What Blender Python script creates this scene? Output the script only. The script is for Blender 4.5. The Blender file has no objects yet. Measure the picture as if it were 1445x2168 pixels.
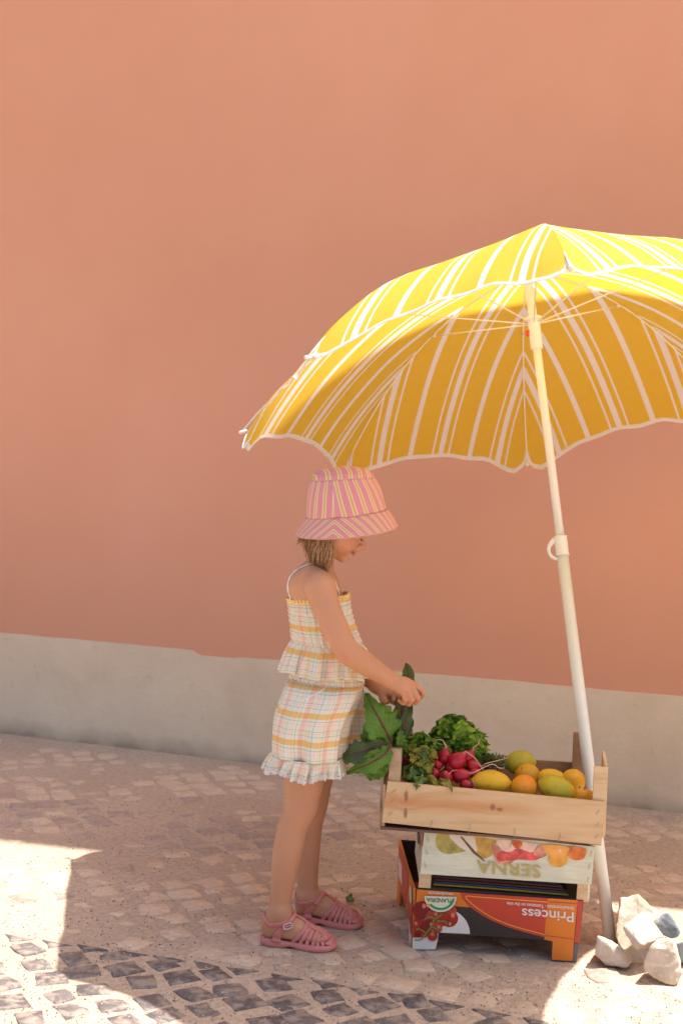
import bpy, math, random
import numpy as np
from mathutils import Vector, Matrix, noise
random.seed(7); rng = np.random.default_rng(7)
S = bpy.context.scene
C = S.collection
# ------------------------------------------------------------------ camera, world, sun, exposure
W, H, F, PITCH, ROLL, CH = 1445., 2168., 3011., math.radians(-2.5), math.radians(2.0), 1.19
fwd = np.array([0, math.cos(PITCH), math.sin(PITCH)]); R0 = np.array([1., 0, 0]); U0 = np.cross(R0, fwd)
RT = math.cos(ROLL)*R0 + math.sin(ROLL)*U0; UP = -math.sin(ROLL)*R0 + math.cos(ROLL)*U0
O = np.array([0, 0, CH])
cd = bpy.data.cameras.new('camera'); cam = bpy.data.objects.new('camera', cd); C.objects.link(cam); S.camera = cam
cam.matrix_world = Matrix(((RT[0], UP[0], -fwd[0], O[0]), (RT[1], UP[1], -fwd[1], O[1]), (RT[2], UP[2], -fwd[2], O[2]), (0, 0, 0, 1)))
cd.sensor_fit = 'VERTICAL'; cd.sensor_height = 36; cd.lens = 36*F/H; cd.clip_end = 300; cd.clip_start = .05
cd.dof.use_dof = True; cd.dof.focus_distance = 3.36; cd.dof.aperture_fstop = 4.5
SUN_EL, SUN_AZ = math.radians(69.2), math.radians(76.0)      # azimuth from +Y towards +X
sd = np.array([math.cos(SUN_EL)*math.sin(SUN_AZ), math.cos(SUN_EL)*math.cos(SUN_AZ), math.sin(SUN_EL)])
wd = bpy.data.worlds.new('World'); S.world = wd; wd.use_nodes = True
wn = wd.node_tree.nodes; bg = wn['Background']; sky = wn.new('ShaderNodeTexSky'); sky.sky_type = 'NISHITA'
sky.sun_disc = False; sky.sun_elevation = SUN_EL; sky.sun_rotation = SUN_AZ; sky.dust_density = 5; sky.air_density = 1.0; sky.ozone_density = .6
wd.node_tree.links.new(sky.outputs[0], bg.inputs[0]); bg.inputs[1].default_value = .10
sl = bpy.data.lights.new('sun', 'SUN'); sl.energy = 4.2; sl.angle = math.radians(.5); sl.color = (1, .955, .88)
so = bpy.data.objects.new('sun', sl); C.objects.link(so); so.rotation_euler = Vector(sd).to_track_quat('Z', 'Y').to_euler(); so.location = (2, 0, 8)
S.view_settings.view_transform = 'Standard'; S.view_settings.look = 'None'; S.view_settings.gamma = 1; S.view_settings.use_curve_mapping = False
S.view_settings.exposure = 1.24
S.cycles.max_bounces = 10; S.cycles.diffuse_bounces = 6

# ------------------------------------------------------------------ measuring helpers (photo pixels -> points at a known distance)
def ray(x, y): return fwd + (x-W/2)/F*RT - (y-H/2)/F*UP
def at(x, y, Y): d = ray(x, y); return O + d*(Y/d[1])
def ground(x, y, z=0): d = ray(x, y); return O + d*((z-CH)/d[2])
def project(P):
    d = np.asarray(P, float)-O; z = d@fwd
    return np.stack([W/2+F*(d@RT)/z, H/2-F*(d@UP)/z], -1)

# ------------------------------------------------------------------ object helpers
def tag(o, label=None, cat=None, group=None, kind=None):
    if label: o['label'] = label
    if cat: o['category'] = cat
    if group: o['group'] = group
    if kind: o['kind'] = kind
    return o
def mesh(name, V, Fc, mat=None, parent=None, smooth=True, uv=None, col=None):
    me = bpy.data.meshes.new(name)
    V = np.asarray(V, float)
    me.from_pydata(V.tolist(), [], [list(map(int, f)) for f in Fc] if not isinstance(Fc, np.ndarray) else Fc.tolist())
    if smooth: me.polygons.foreach_set('use_smooth', [True]*len(me.polygons))
    if uv is not None:
        l = me.uv_layers.new(name='UVMap'); idx = np.empty(len(me.loops), int); me.loops.foreach_get('vertex_index', idx)
        l.data.foreach_set('uv', np.asarray(uv, float)[idx].ravel())
    if col is not None:
        a = me.color_attributes.new('Col', 'FLOAT_COLOR', 'POINT'); a.data.foreach_set('color', np.c_[np.asarray(col), np.ones(len(V))].ravel())
    if mat: me.materials.append(mat)
    me.update()
    o = bpy.data.objects.new(name, me); C.objects.link(o)
    if parent: o.parent = parent; o.matrix_parent_inverse = parent.matrix_world.inverted()
    return o
def empty(name, loc=(0, 0, 0), rz=0, parent=None):
    o = bpy.data.objects.new(name, None); C.objects.link(o); o.empty_display_size = .05
    o.matrix_world = Matrix.Translation(Vector(loc)) @ Matrix.Rotation(rz, 4, 'Z')
    bpy.context.view_layer.update()
    return o
class MB:
    def __init__(s): s.V = []; s.F = []; s.UV = []; s.n = 0
    def add(s, V, F, uv=None):
        V = np.asarray(V, float); s.V.append(V); s.F += [[i+s.n for i in f] for f in F]
        s.UV.append(np.zeros((len(V), 2)) if uv is None else np.asarray(uv, float)); s.n += len(V); return s
    def box(s, lo, hi, M=None, b=0, jit=0):
        lo = np.array(lo, float); hi = np.array(hi, float)
        if b > 0:
            ax = []
            V = []
            # chamfered box: 24 verts
            for i in range(8):
                sg = [(i >> k) & 1 for k in range(3)]
                c = np.array([hi[k] if sg[k] else lo[k] for k in range(3)])
                for k in range(3):
                    p = c.copy()
                    for j in range(3):
                        if j != k: p[j] += -b if sg[j] else b
                    V.append(p)
            V = np.array(V); I = lambda i, k: i*3+k
            Fc = []
            for k in range(3):
                a, c_ = [j for j in range(3) if j != k]
                for v in (0, 1):
                    q = [(v << k), (v << k) | (1 << a), (v << k) | (1 << a) | (1 << c_), (v << k) | (1 << c_)]
                    Fc.append([I(x, k) for x in q])
            for k in range(3):           # edges along k
                a, c_ = [j for j in range(3) if j != k]
                for va in (0, 1):
                    for vc in (0, 1):
                        i0 = (va << a) | (vc << c_); i1 = i0 | (1 << k)
                        Fc.append([I(i0, a), I(i1, a), I(i1, c_), I(i0, c_)])
            for i in range(8): Fc.append([I(i, 0), I(i, 1), I(i, 2)])
            cen = (lo+hi)/2
            out = []
            for f in Fc:
                P = V[f]; n = np.cross(P[1]-P[0], P[2]-P[0])
                out.append(f if n@(P.mean(0)-cen) > 0 else f[::-1])
            Fc = out
        else:
            V = np.array([[hi[k] if (i >> k) & 1 else lo[k] for k in range(3)] for i in range(8)])
            Fc = [[0, 2, 3, 1], [4, 5, 7, 6], [0, 1, 5, 4], [2, 6, 7, 3], [0, 4, 6, 2], [1, 3, 7, 5]]
        if jit: V = V+rng.normal(0, jit, V.shape)
        if M is not None: V = xf(M, V)
        return s.add(V, Fc)
    def tube(s, P, r, n=8, cap=True, flat=None):
        P = np.asarray(P, float); m = len(P); r = np.broadcast_to(r, (m,)) if np.ndim(r) < 2 else r
        T = np.gradient(P, axis=0); T /= np.linalg.norm(T, axis=1)[:, None]+1e-12
        ref = np.array([0, 0, 1.]) if abs(T[0][2]) < .9 else np.array([0, 1., 0])
        if flat is not None: ref = np.asarray(flat, float)
        N = np.cross(T[0], ref); N /= np.linalg.norm(N); V = []
        for i in range(m):
            N = N-T[i]*(N@T[i]); N /= np.linalg.norm(N)+1e-12; B = np.cross(T[i], N)
            for k in range(n):
                a = 2*math.pi*k/n; V.append(P[i]+r[i]*(math.cos(a)*N+math.sin(a)*B))
        Fc = [[i*n+k, i*n+(k+1) % n, (i+1)*n+(k+1) % n, (i+1)*n+k] for i in range(m-1) for k in range(n)]
        if cap: Fc += [list(range(n))[::-1], [(m-1)*n+k for k in range(n)]]
        uv = [[k/n, i/(m-1)] for i in range(m) for k in range(n)]
        return s.add(V, Fc, uv)
    def grid(s, P, uv=None, closed=False):
        P = np.asarray(P, float); a, b = P.shape[:2]
        Fc = [[i*b+j, i*b+(j+1) % b, (i+1)*b+(j+1) % b, (i+1)*b+j] for i in range(a-1) for j in range(b if closed else b-1)]
        return s.add(P.reshape(-1, 3), Fc, None if uv is None else np.asarray(uv, float).reshape(-1, 2))
    def ngon(s, P, th=None):
        P = np.asarray(P, float); n = len(P)
        if th is None: return s.add(P, [list(range(n))])
        Q = P+th; return s.add(np.r_[P, Q], [list(range(n))[::-1], list(range(n, 2*n))]+[[i, (i+1) % n, n+(i+1) % n, n+i] for i in range(n)])
    def build(s, name, mat, parent=None, smooth=False, col=None):
        return mesh(name, np.concatenate(s.V), s.F, mat, parent, smooth, np.concatenate(s.UV), col)
def xf(M, V): V = np.asarray(V, float); return V@np.array(M.to_3x3()).T+np.array(M.translation)
def unit(v): v = np.asarray(v, float); return v/np.linalg.norm(v)
def spline(pts, n):
    pts = np.asarray(pts, float); m = len(pts); P = np.r_[[2*pts[0]-pts[1]], pts, [2*pts[-1]-pts[-2]]]; out = []
    for t in np.linspace(0, m-1-1e-9, n):
        i = int(t); f = t-i; a, b, c, d = P[i:i+4]
        out.append(.5*(2*b+(c-a)*f+(2*a-5*b+4*c-d)*f*f+(3*b-a-3*c+d)*f**3))
    return np.array(out)
def solidify(o, th, off=0):
    m = o.modifiers.new('s', 'SOLIDIFY'); m.thickness = th; m.offset = off; return o
def ns(x, y, z=0.): return noise.noise(Vector((float(x), float(y), float(z))))

# ------------------------------------------------------------------ materials
class NT:
    def __init__(s, name):
        s.m = bpy.data.materials.new(name); s.m.use_nodes = True; s.t = s.m.node_tree; s.n = s.t.nodes; s.b = s.n['Principled BSDF']; s.out = s.n['Material Output']
    def new(s, ty, **kw):
        x = s.n.new(ty)
        for k, v in kw.items():
            if hasattr(x, k) and not k.startswith('i_'): setattr(x, k, v)
        return x
    def link(s, a, b): s.t.links.new(a, b)
    def coord(s, kind='Object'): return s.new('ShaderNodeTexCoord').outputs[kind]
    def noise(s, scale, detail=4, vec=None, rough=.55, dist=0, stretch=None):
        x = s.new('ShaderNodeTexNoise'); x.inputs['Scale'].default_value = scale; x.inputs['Detail'].default_value = detail
        x.inputs['Roughness'].default_value = rough; x.inputs['Distortion'].default_value = dist
        v = vec if vec is not None else s.coord()
        if stretch:
            mp = s.new('ShaderNodeMapping'); mp.inputs['Scale'].default_value = stretch; s.link(v, mp.inputs[0]); v = mp.outputs[0]
        s.link(v, x.inputs['Vector']); return x.outputs['Fac']
    def ramp(s, fac, stops, interp='LINEAR'):
        r = s.new('ShaderNodeValToRGB'); cr = r.color_ramp; cr.interpolation = interp
        while len(cr.elements) < len(stops): cr.elements.new(.5)
        for e, (p, c) in zip(cr.elements, stops): e.position = p; e.color = (*c, 1) if len(c) == 3 else c
        s.link(fac, r.inputs[0]); return r.outputs[0]
    def math(s, op, a, b=None, c=None):
        x = s.new('ShaderNodeMath'); x.operation = op
        for i, v in enumerate((a, b, c)):
            if v is None: continue
            if isinstance(v, (int, float)): x.inputs[i].default_value = v
            else: s.link(v, x.inputs[i])
        return x.outputs[0]
    def mix(s, fac, a, b, mode='MIX'):
        x = s.new('ShaderNodeMix'); x.data_type = 'RGBA'; x.blend_type = mode
        for sock, v in ((x.inputs[0], fac), (x.inputs[6], a), (x.inputs[7], b)):
            if isinstance(v, (int, float)): sock.default_value = v
            elif isinstance(v, tuple): sock.default_value = (*v[:3], 1)
            else: s.link(v, sock)
        return x.outputs[2]
    def bump(s, h, strength=.3, dist=.01, nrm=None):
        x = s.new('ShaderNodeBump'); x.inputs['Strength'].default_value = strength; x.inputs['Distance'].default_value = dist
        s.link(h, x.inputs['Height'])
        if nrm is not None: s.link(nrm, x.inputs['Normal'])
        s.link(x.outputs[0], s.b.inputs['Normal']); return x.outputs[0]
    def color(s, v):
        if isinstance(v, tuple): s.b.inputs['Base Color'].default_value = (*v, 1)
        else: s.link(v, s.b.inputs['Base Color'])
    def rough(s, v): s.b.inputs['Roughness'].default_value = v
    def translucent(s, col, f):
        tr = s.new('ShaderNodeBsdfTranslucent'); mx = s.new('ShaderNodeMixShader'); mx.inputs[0].default_value = f
        if isinstance(col, tuple): tr.inputs[0].default_value = (*col, 1)
        else: s.link(col, tr.inputs[0])
        s.link(s.b.outputs[0], mx.inputs[1]); s.link(tr.outputs[0], mx.inputs[2]); s.link(mx.outputs[0], s.out.inputs[0])
def simple(name, col, rough=.6, var=.12, vs=30, bump=.1, bs=200, bd=.001, spec=None, metal=0, stretch=None, transl=0, sss=0):
    t = NT(name); f = t.noise(vs, 3, stretch=stretch)
    lo = tuple(c*(1-var) for c in col); hi = tuple(min(1, c*(1+var)) for c in col)
    cc = t.ramp(f, [(.3, lo), (.7, hi)]); t.color(cc); t.rough(rough)
    if bump: t.bump(t.noise(bs, 3, stretch=stretch), bump, bd)
    if spec is not None: t.b.inputs['Specular IOR Level'].default_value = spec
    t.b.inputs['Metallic'].default_value = metal
    if transl: t.translucent(cc, transl)
    if sss: t.b.inputs['Subsurface Weight'].default_value = sss; t.b.inputs['Subsurface Radius'].default_value = (1, .35, .2); t.b.inputs['Subsurface Scale'].default_value = .012
    return t.m
def wood(name, c1, c2, knot=(.28, .12, .05), dirt=0, sc=1., knots=True):
    t = NT(name); co = t.coord()
    oi = t.new('ShaderNodeObjectInfo'); ad = t.new('ShaderNodeVectorMath'); ad.operation = 'ADD'; t.link(co, ad.inputs[0])
    cx = t.new('ShaderNodeCombineXYZ'); t.link(t.math('MULTIPLY', oi.outputs['Random'], 7.), cx.inputs[1]); t.link(cx.outputs[0], ad.inputs[1]); v = ad.outputs[0]
    g = t.noise(9*sc, 5, v, .6, .6, (.35, 1.2, 2.4)); fine = t.noise(90*sc, 4, v, .6, .3, (.06, 1, 1.6))
    c = t.ramp(t.math('ADD', t.math('MULTIPLY', g, .6), t.math('MULTIPLY', fine, .4)), [(.34, c2), (.5, c1), (.62, tuple(min(1, a*1.12) for a in c1)), (.72, c2)])
    if knots:
        kn = t.noise(5.2*sc, 1, v, .4, .2, (.9, 1, 1.9)); c = t.mix(t.ramp(kn, [(.66, (0, 0, 0)), (.74, (1, 1, 1))]), c, knot)
    if dirt: c = t.mix(t.math('MULTIPLY', t.ramp(t.noise(14, 5, v), [(.5, (0, 0, 0)), (.7, (1, 1, 1))]), dirt), c, (.16, .09, .05))
    t.color(c); t.rough(.62); t.bump(fine, .25, .001); return t.m

def bands(t, v, period, stops):
    f = t.math('FRACT', t.math('DIVIDE', v, period)); return t.ramp(f, stops, 'CONSTANT')

# plaster wall
t = NT('salmon_plaster'); n1 = t.noise(.8, 3); n2 = t.noise(6, 5); n3 = t.noise(2.2, 6, stretch=(1, 1, .35))
c = t.ramp(n1, [(.3, (.68, .332, .208)), (.7, (.73, .37, .245))]); c = t.mix(t.math('MULTIPLY', t.ramp(n2, [(.45, (0, 0, 0)), (.75, (1, 1, 1))]), .22), c, (.65, .32, .205))
c = t.mix(t.math('MULTIPLY', t.ramp(n3, [(.5, (0, 0, 0)), (.8, (1, 1, 1))]), .25), c, (.73, .40, .29))
t.color(c); t.rough(.85); b1 = t.bump(t.noise(1.3, 3), .25, .05); b2 = t.bump(t.noise(14, 6, rough=.7), .16, .006, b1); t.bump(t.noise(160, 4), .14, .002, b2); M_WALL = t.m
t = NT('beige_render'); c = t.ramp(t.noise(3.5, 6, dist=.4), [(.25, (.66, .54, .395)), (.5, (.73, .61, .455)), (.8, (.78, .67, .51))])
c = t.mix(t.math('MULTIPLY', t.ramp(t.noise(9, 6, stretch=(1.2, 1.2, .5)), [(.56, (0, 0, 0)), (.72, (1, 1, 1))]), .3), c, (.78, .69, .56))
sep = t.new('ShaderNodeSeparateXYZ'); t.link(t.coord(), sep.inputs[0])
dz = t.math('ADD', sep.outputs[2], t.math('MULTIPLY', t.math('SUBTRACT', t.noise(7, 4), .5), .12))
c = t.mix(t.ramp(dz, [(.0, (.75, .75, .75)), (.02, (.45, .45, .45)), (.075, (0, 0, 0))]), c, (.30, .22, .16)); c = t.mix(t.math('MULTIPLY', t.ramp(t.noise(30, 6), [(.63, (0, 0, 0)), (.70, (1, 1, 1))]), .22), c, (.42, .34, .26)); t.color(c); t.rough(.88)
b1 = t.bump(t.noise(4, 4), .3, .03); t.bump(t.noise(120, 5), .35, .003, b1); M_PLINTH = t.m
# sand and stones
t = NT('street_sand'); a = t.noise(2.2, 4); f1 = t.noise(420, 3); f2 = t.noise(60, 5)
c = t.ramp(a, [(.3, (.46, .34, .25)), (.7, (.54, .41, .31))])
c = t.mix(t.math('MULTIPLY', t.ramp(f2, [(.42, (1, 1, 1)), (.58, (0, 0, 0))]), .32), c, (.25, .175, .135))
c = t.mix(t.ramp(f1, [(.30, (.9, .9, .9)), (.40, (0, 0, 0))]), c, (.17, .12, .10)); c = t.mix(t.ramp(f1, [(.62, (0, 0, 0)), (.70, (.8, .8, .8))]), c, (.62, .56, .48))
t.color(c); t.rough(.9); b1 = t.bump(f2, .5, .006); t.bump(f1, .7, .002, b1); M_SAND = t.m
def stone_mat(name, a, b, dust, dcol=(.43, .34, .27)):
    t = NT(name); co = t.coord('Generated'); oi = t.new('ShaderNodeObjectInfo')
    geo = t.new('ShaderNodeNewGeometry').outputs['Position']; n = t.noise(28, 5, geo, .6, .5)
    c = t.mix(oi.outputs['Random'], a, b); c = t.mix(t.math('MULTIPLY', t.ramp(t.noise(60, 6, geo), [(.4, (0, 0, 0)), (.65, (1, 1, 1))]), .4), c, tuple(x*1.5 for x in b))
    c = t.mix(t.math('MULTIPLY', t.ramp(n, [(.44, (0, 0, 0)), (.60, (1, 1, 1))]), dust), c, dcol)
    c = t.mix(t.ramp(t.noise(420, 3, geo), [(.60, (0, 0, 0)), (.70, (.5, .5, .5))]), c, (.55, .48, .4))
    t.color(c); t.rough(.75); t.bump(t.noise(90, 6, geo), .5, .004); return t.m
M_STONE_L = stone_mat('limestone_cobble', (.49, .365, .27), (.565, .43, .32), .75, (.51, .385, .285))
M_STONE_D = stone_mat('basalt_cobble', (.066, .052, .052), (.125, .10, .10), .55)
M_STONE_M = stone_mat('dusty_dark_cobble', (.27, .19, .16), (.36, .26, .22), .6)

# ------------------------------------------------------------------ wall and plinth
WP = np.array([-1.30, 5.66, 0.]); WY = math.radians(-20.1); wx = np.array([math.cos(WY), math.sin(WY), 0]); wnm = np.array([-math.sin(WY), math.cos(WY), 0])
def wall_hit(G):
    tt = ((WP-G)@wnm)/(sd@wnm); P = G+sd*tt; return (P-WP)@wx, P[2]
s1, h1 = wall_hit(np.array([-.86, 4.13, 0])); s2, h2 = wall_hit(np.array([.97, 3.86, 0]))
building = empty('building', tuple(WP), WY); tag(building, 'salmon pink plastered building wall with pale beige plinth along the street', 'building')
def wall_local(name, mat, outline, y0, y1, nface=None):
    n = len(outline); V = [[x, y0, z] for x, z in outline]+[[x, y1, z] for x, z in outline]
    Fc = [list(range(n)), list(range(n, 2*n))[::-1]]+[[i, n+i, n+(i+1) % n, (i+1) % n] for i in range(n)]
    V = xf(building.matrix_world, V); return mesh(name, V, Fc, mat, building, False)
SL, SR = -7., 9.
SHADE_TOP = sorted([(lambda q: (q[0], q[1]))(wall_hit(ground(x, y))) for x, y in ((-300, 1745), (150, 1797), (1445, 1928), (1700, 1955))])  # unseen wall top, outline shaped so its shadow edge meets these ground points
rs_, rh_ = [q[0] for q in SHADE_TOP], [q[1] for q in SHADE_TOP]
def topz(s): return max(3.3, float(np.interp(s, rs_, rh_)))
wall_local('wall', M_WALL, [(SL, .35), (SR, .35)]+[(s, topz(s)) for s in sorted(set(list(np.linspace(SR, SL, 25))+rs_), reverse=True)], 0, .35)
# uneven painted line: the plinth's top edge wanders
line = []
for s in np.arange(-2, 5, .035):
    z = .400+.0045*ns(s*1.7, 3)+.0022*ns(s*9, 1)+(.012*math.exp(-((s-.22)/.05)**2) if False else 0)
    line.append((s, z))
step = [(s, z+(.010 if s < .83 else 0)-(.006 if .83 <= s < 1.0 else 0)) for s, z in line]
wall_local('plinth', M_PLINTH, [(SL, -.05), (SR, -.05), (SR, .4)]+step[::-1]+[(SL, .4)], -.006, .34)
tb = MB()      # vertical seam in the plinth: a thin recessed joint line filled with grime
M_JOINT = simple('joint_grime', (.36, .28, .21), .9)
for sj in (): tb.tube([xf(building.matrix_world, [[sj+.002*ns(z*20, 5), -.0062, z]])[0] for z in np.linspace(.01, .395, 14)], .0011, 5)


# ------------------------------------------------------------------ ground
def gz(x, y): return .0025*ns(x*6, y*6, 1)+.0016*ns(x*22, y*22, 4)+.0009*ns(x*70, y*70, 9)
xs = np.r_[-np.geomspace(30, 1.75, 14), np.arange(-1.7, 1.71, .0125), np.geomspace(1.75, 30, 14)]
ys = np.r_[-np.geomspace(30, .1, 12), np.array([.8, 1.6, 2.2, 2.6]), np.arange(2.7, 5.9, .0125), np.geomspace(6, 30, 8)]
X, Y = np.meshgrid(xs, ys, indexing='ij'); Z = np.zeros_like(X)
for i in range(14, len(xs)-14):
    for j in range(16, len(ys)-8): Z[i, j] = gz(xs[i], ys[j])
# sand drifted against the plinth
dw = (WP[0]-X)*wnm[0]+(WP[1]-Y)*wnm[1]; Z += np.where((dw < .12) & (dw > -.1), .006*(1-np.clip(dw, 0, .12)/.12), 0)
nx, ny = X.shape; idx = np.arange(nx*ny).reshape(nx, ny)
Fg = np.stack([idx[:-1, :-1], idx[1:, :-1], idx[1:, 1:], idx[:-1, 1:]], -1).reshape(-1, 4)
grd = tag(mesh('ground', np.stack([X, Y, Z], -1).reshape(-1, 3), Fg, M_SAND), kind='structure')

# cobblestones (setts) let into the sand
def inview(p, m=60):
    q = project(p); return p[1] > 1 and -m < q[0] < W+m and q[1] < H+m
e1 = wx; e2 = -wnm          # along the wall, and out from the wall
def world2(a, b): return WP+e1*a+e2*b      # a along wall, b distance from wall
stones = []; EDGE = 1.965      # distance from wall of the border between pale and dark setts
def cell(cx, cy, hw, hh, rot, kind, k=8):
    P = []
    base = [(-1, -1), (0, -1.02), (1, -1), (1.02, 0), (1, 1), (0, 1.02), (-1, 1), (-1.02, 0)] if kind != 'tri' else [(-1.1, -.75), (0, -.78), (1.1, -.75), (.55, -.05), (.05, .72), (-.05, .72), (-.55, -.05)]
    ca, sa = math.cos(rot), math.sin(rot)
    for x, y in base:
        x = x*hw*(1+random.uniform(-.14, .14)); y = y*hh*(1+random.uniform(-.14, .14)); P.append((cx+x*ca-y*sa, cy+x*sa+y*ca))
    return P
G = .094
# diamonds in the pale field and in the dark band
for i in range(-90, 90):
    for j in range(-90, 90):
        u = (i+.5*0)*G; v = j*G; a = (u-v)*.7071; b = (u+v)*.7071
        a += .016*math.sin(b*5+1.3)+random.uniform(-.013, .013); b += .018*math.sin(a*3.1)+random.uniform(-.013, .013)
        if not(-.4 < a < 4.2 and .04 < b < 3.7): continue
        bb = b-.04*math.sin(a*1.9+.6)
        if abs(bb-EDGE+.055) < .075: continue
        dark = bb > EDGE+.02
        far = .72 < bb < 1.12 and a < 1.75
        hw = random.uniform(.031, .040) if dark else random.uniform(.036, .0425)
        hh = random.uniform(.026, .038) if dark else random.uniform(.034, .0415)
        kind = 'dark' if dark else ('mid' if far and random.random() < .75 or random.random() < .04 else 'pale')
        stones.append((cell(a, b, hw, hh, math.pi/4+random.uniform(-.28, .28), kind), kind))
a = -.4
while a < 4.2:      # a straight course of squarish pale setts along the border, dark triangles below it
    w = random.uniform(.078, .1); b = EDGE+.04*math.sin(a*1.9+.6)
    stones.append((cell(a, b-.055, w/2-.006, .040, random.uniform(-.08, .08)+.05, 'pale'), 'pale'))
    stones.append((cell(a+.03, b+.026, .037, .026, random.uniform(-.08, .08), 'tri'), 'dark')); a += w+.006
street = empty('street_paving', tuple(world2(1.5, 1.5))); tag(street, kind='structure')
def stone_geo(poly, kind):
    top = {'dark': random.uniform(.001, .0045), 'mid': random.uniform(-.0005, .003), 'pale': random.uniform(-.0016, .0026)}[kind]
    n = len(poly); P = np.array([world2(x, y)[:2] for x, y in poly]); c = P.mean(0); top += .0056*ns(c[0]*2.3, c[1]*2.3, 3)*(1 if kind != 'dark' else .3)-(.0008 if kind == 'pale' else 0); tx, ty = random.uniform(-.035, .035), random.uniform(-.035, .035)
    def ringz(s, z): Q = c+(P-c)*s; return [[q[0], q[1], z+(q[0]-c[0])*tx+(q[1]-c[1])*ty] for q in Q]
    V = ringz(1.03, -.02)+ringz(1.0, top-.003)+ringz(.90, top)+[[c[0], c[1], top+.0012]]
    Fc = []
    for r in (0, 1): Fc += [[r*n+i, r*n+(i+1) % n, (r+1)*n+(i+1) % n, (r+1)*n+i] for i in range(n)]
    Fc += [[2*n+i, 2*n+(i+1) % n, 3*n] for i in range(n)]
    return np.array(V), Fc
items = []
for poly, kind in stones:
    c = world2(*np.mean(poly, 0)); items.append((c[1]-(0 if inview(c, 10) else -50), poly, kind))
items.sort(key=lambda q: q[0])
SM = {'dark': M_STONE_D, 'mid': M_STONE_M, 'pale': M_STONE_L}; rest = {k: MB() for k in SM}
for k, (d, poly, kind) in enumerate(items):
    V, Fc = stone_geo(poly, kind)
    if k < 296:
        o = mesh('cobblestone', V, Fc, SM[kind], street, True)
    else: rest[kind].add(V, Fc)
for k, mb in rest.items():
    if mb.n: tag(mb.build('cobblestones', SM[k], street, True), kind='stuff')
# loose grit
gb = MB(); oct_ = np.array([[1, 0, 0], [-1, 0, 0], [0, 1, 0], [0, -1, 0], [0, 0, 1], [0, 0, -1.]]); of = [[0, 2, 4], [2, 1, 4], [1, 3, 4], [3, 0, 4], [2, 0, 5], [1, 2, 5], [3, 1, 5], [0, 3, 5]]
for k in range(11000):
    y = 2.8+2.0*random.random()**1.6; x = random.uniform(-.30, .30)*y
    r = random.choice((.0009, .0012, .0016, .0024)); gb.add(oct_*r*rng.uniform(.6, 1.3, (6, 1))+[x, y, gz(x, y)+r*.4+.0008], of)
M_GRIT = NT('grit'); gi = M_GRIT.new('ShaderNodeNewGeometry'); M_GRIT.color(M_GRIT.ramp(gi.outputs['Random Per Island'], [(0, (.22, .16, .13)), (.35, (.3, .22, .17)), (.7, (.46, .38, .3)), (1, (.62, .57, .5))])); M_GRIT.rough(.85)
tag(gb.build('loose_grit', M_GRIT.m), 'fine loose grit scattered over the sandy paving', 'grit', kind='stuff')

# ------------------------------------------------------------------ beach umbrella
UB = np.array([.69526, 3.43331, 0.]); ua = unit([-.1261, .2736, 1.]); UL, UR, UH, UPH = 1.8231, .8076, .3953, 1.4856+math.pi
ucen = UB+ua*(UL-UH); UH = .348; UL = UL-.047; apex = ucen+ua*UH; q1 = unit(np.array([1., 0, 0])-ua*ua[0]); q2 = np.cross(ua, q1)
tips = [ucen+UR*(math.cos(UPH-k*math.pi/4)*q1+math.sin(UPH-k*math.pi/4)*q2) for k in range(8)]
tips[0] = tips[0]+np.array([.010, 0, .028]); tips[1] = tips[1]+np.array([0, 0, -.024]); tips[2] = tips[2]+np.array([.0, 0, -.018]); tips[4] = tips[4]+np.array([0, 0, .008])
tips[5] = tips[5]+np.array([.02, 0, .055]); tips[6] = tips[6]+np.array([0, 0, .04])
for k_, f_ in ((0, .93), (7, .94), (1, .995), (2, 1.07), (3, 1.03)): tips[k_] = O+(tips[k_]-O)*f_
def rib(k, s):      # point on rib k at s in 0..1
    return apex-ua*UH*(s**2.35)+(tips[k % 8]-ucen)*s
M_POLE = simple('white_enamel_pole', (.80, .80, .72), .32, .04, 6, .03, 60, spec=.5)
M_POLE2 = simple('cream_plastic', (.83, .82, .75), .4, .04, 8, .03, 60)
M_RED = simple('red_plastic', (.75, .06, .02), .35)
t = NT('umbrella_canvas'); uvn = t.new('ShaderNodeTexCoord').outputs['UV']; sp = t.new('ShaderNodeSeparateXYZ'); t.link(uvn, sp.inputs[0])
YEL = (.73, .495, .06); WHT = (.78, .77, .74)
fr = t.math('FRACT', t.math('ADD', t.math('DIVIDE', sp.outputs[0], .200), .5))
st = [(0, YEL)]
for c0, w in ((-.027, .0065), (0, .0180), (.027, .0065)): st += [(.5+(c0-w/2)/.2, WHT), (.5+(c0+w/2)/.2, YEL)]
rr = t.ramp(fr, st, 'CONSTANT')
ed = t.math('MINIMUM', fr, t.math('SUBTRACT', 1., fr)); rr = t.mix(t.math('LESS_THAN', ed, .040), rr, WHT)
rr = t.mix(t.math('GREATER_THAN', sp.outputs[1], .989), rr, WHT)
wv = t.noise(700, 2, uvn); rr2 = t.mix(.06, rr, t.ramp(t.noise(30, 4, uvn), [(.3, (.5, .3, .1)), (.7, (1, 1, 1))]), 'MULTIPLY')
t.color(rr2); t.rough(.8); t.bump(wv, .1, .0004); t.b.inputs['Specular IOR Level'].default_value = .2
t.translucent(rr2, .45); M_CANVAS = t.m
M_HEM = simple('white_hem_tape', (.86, .84, .80), .75, transl=.25)
umb = empty('beach_umbrella', tuple(UB)); tag(umb, 'yellow beach umbrella with white stripes leaning over the crates on a white pole', 'umbrella')
NS, NR = 28, 26
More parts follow.
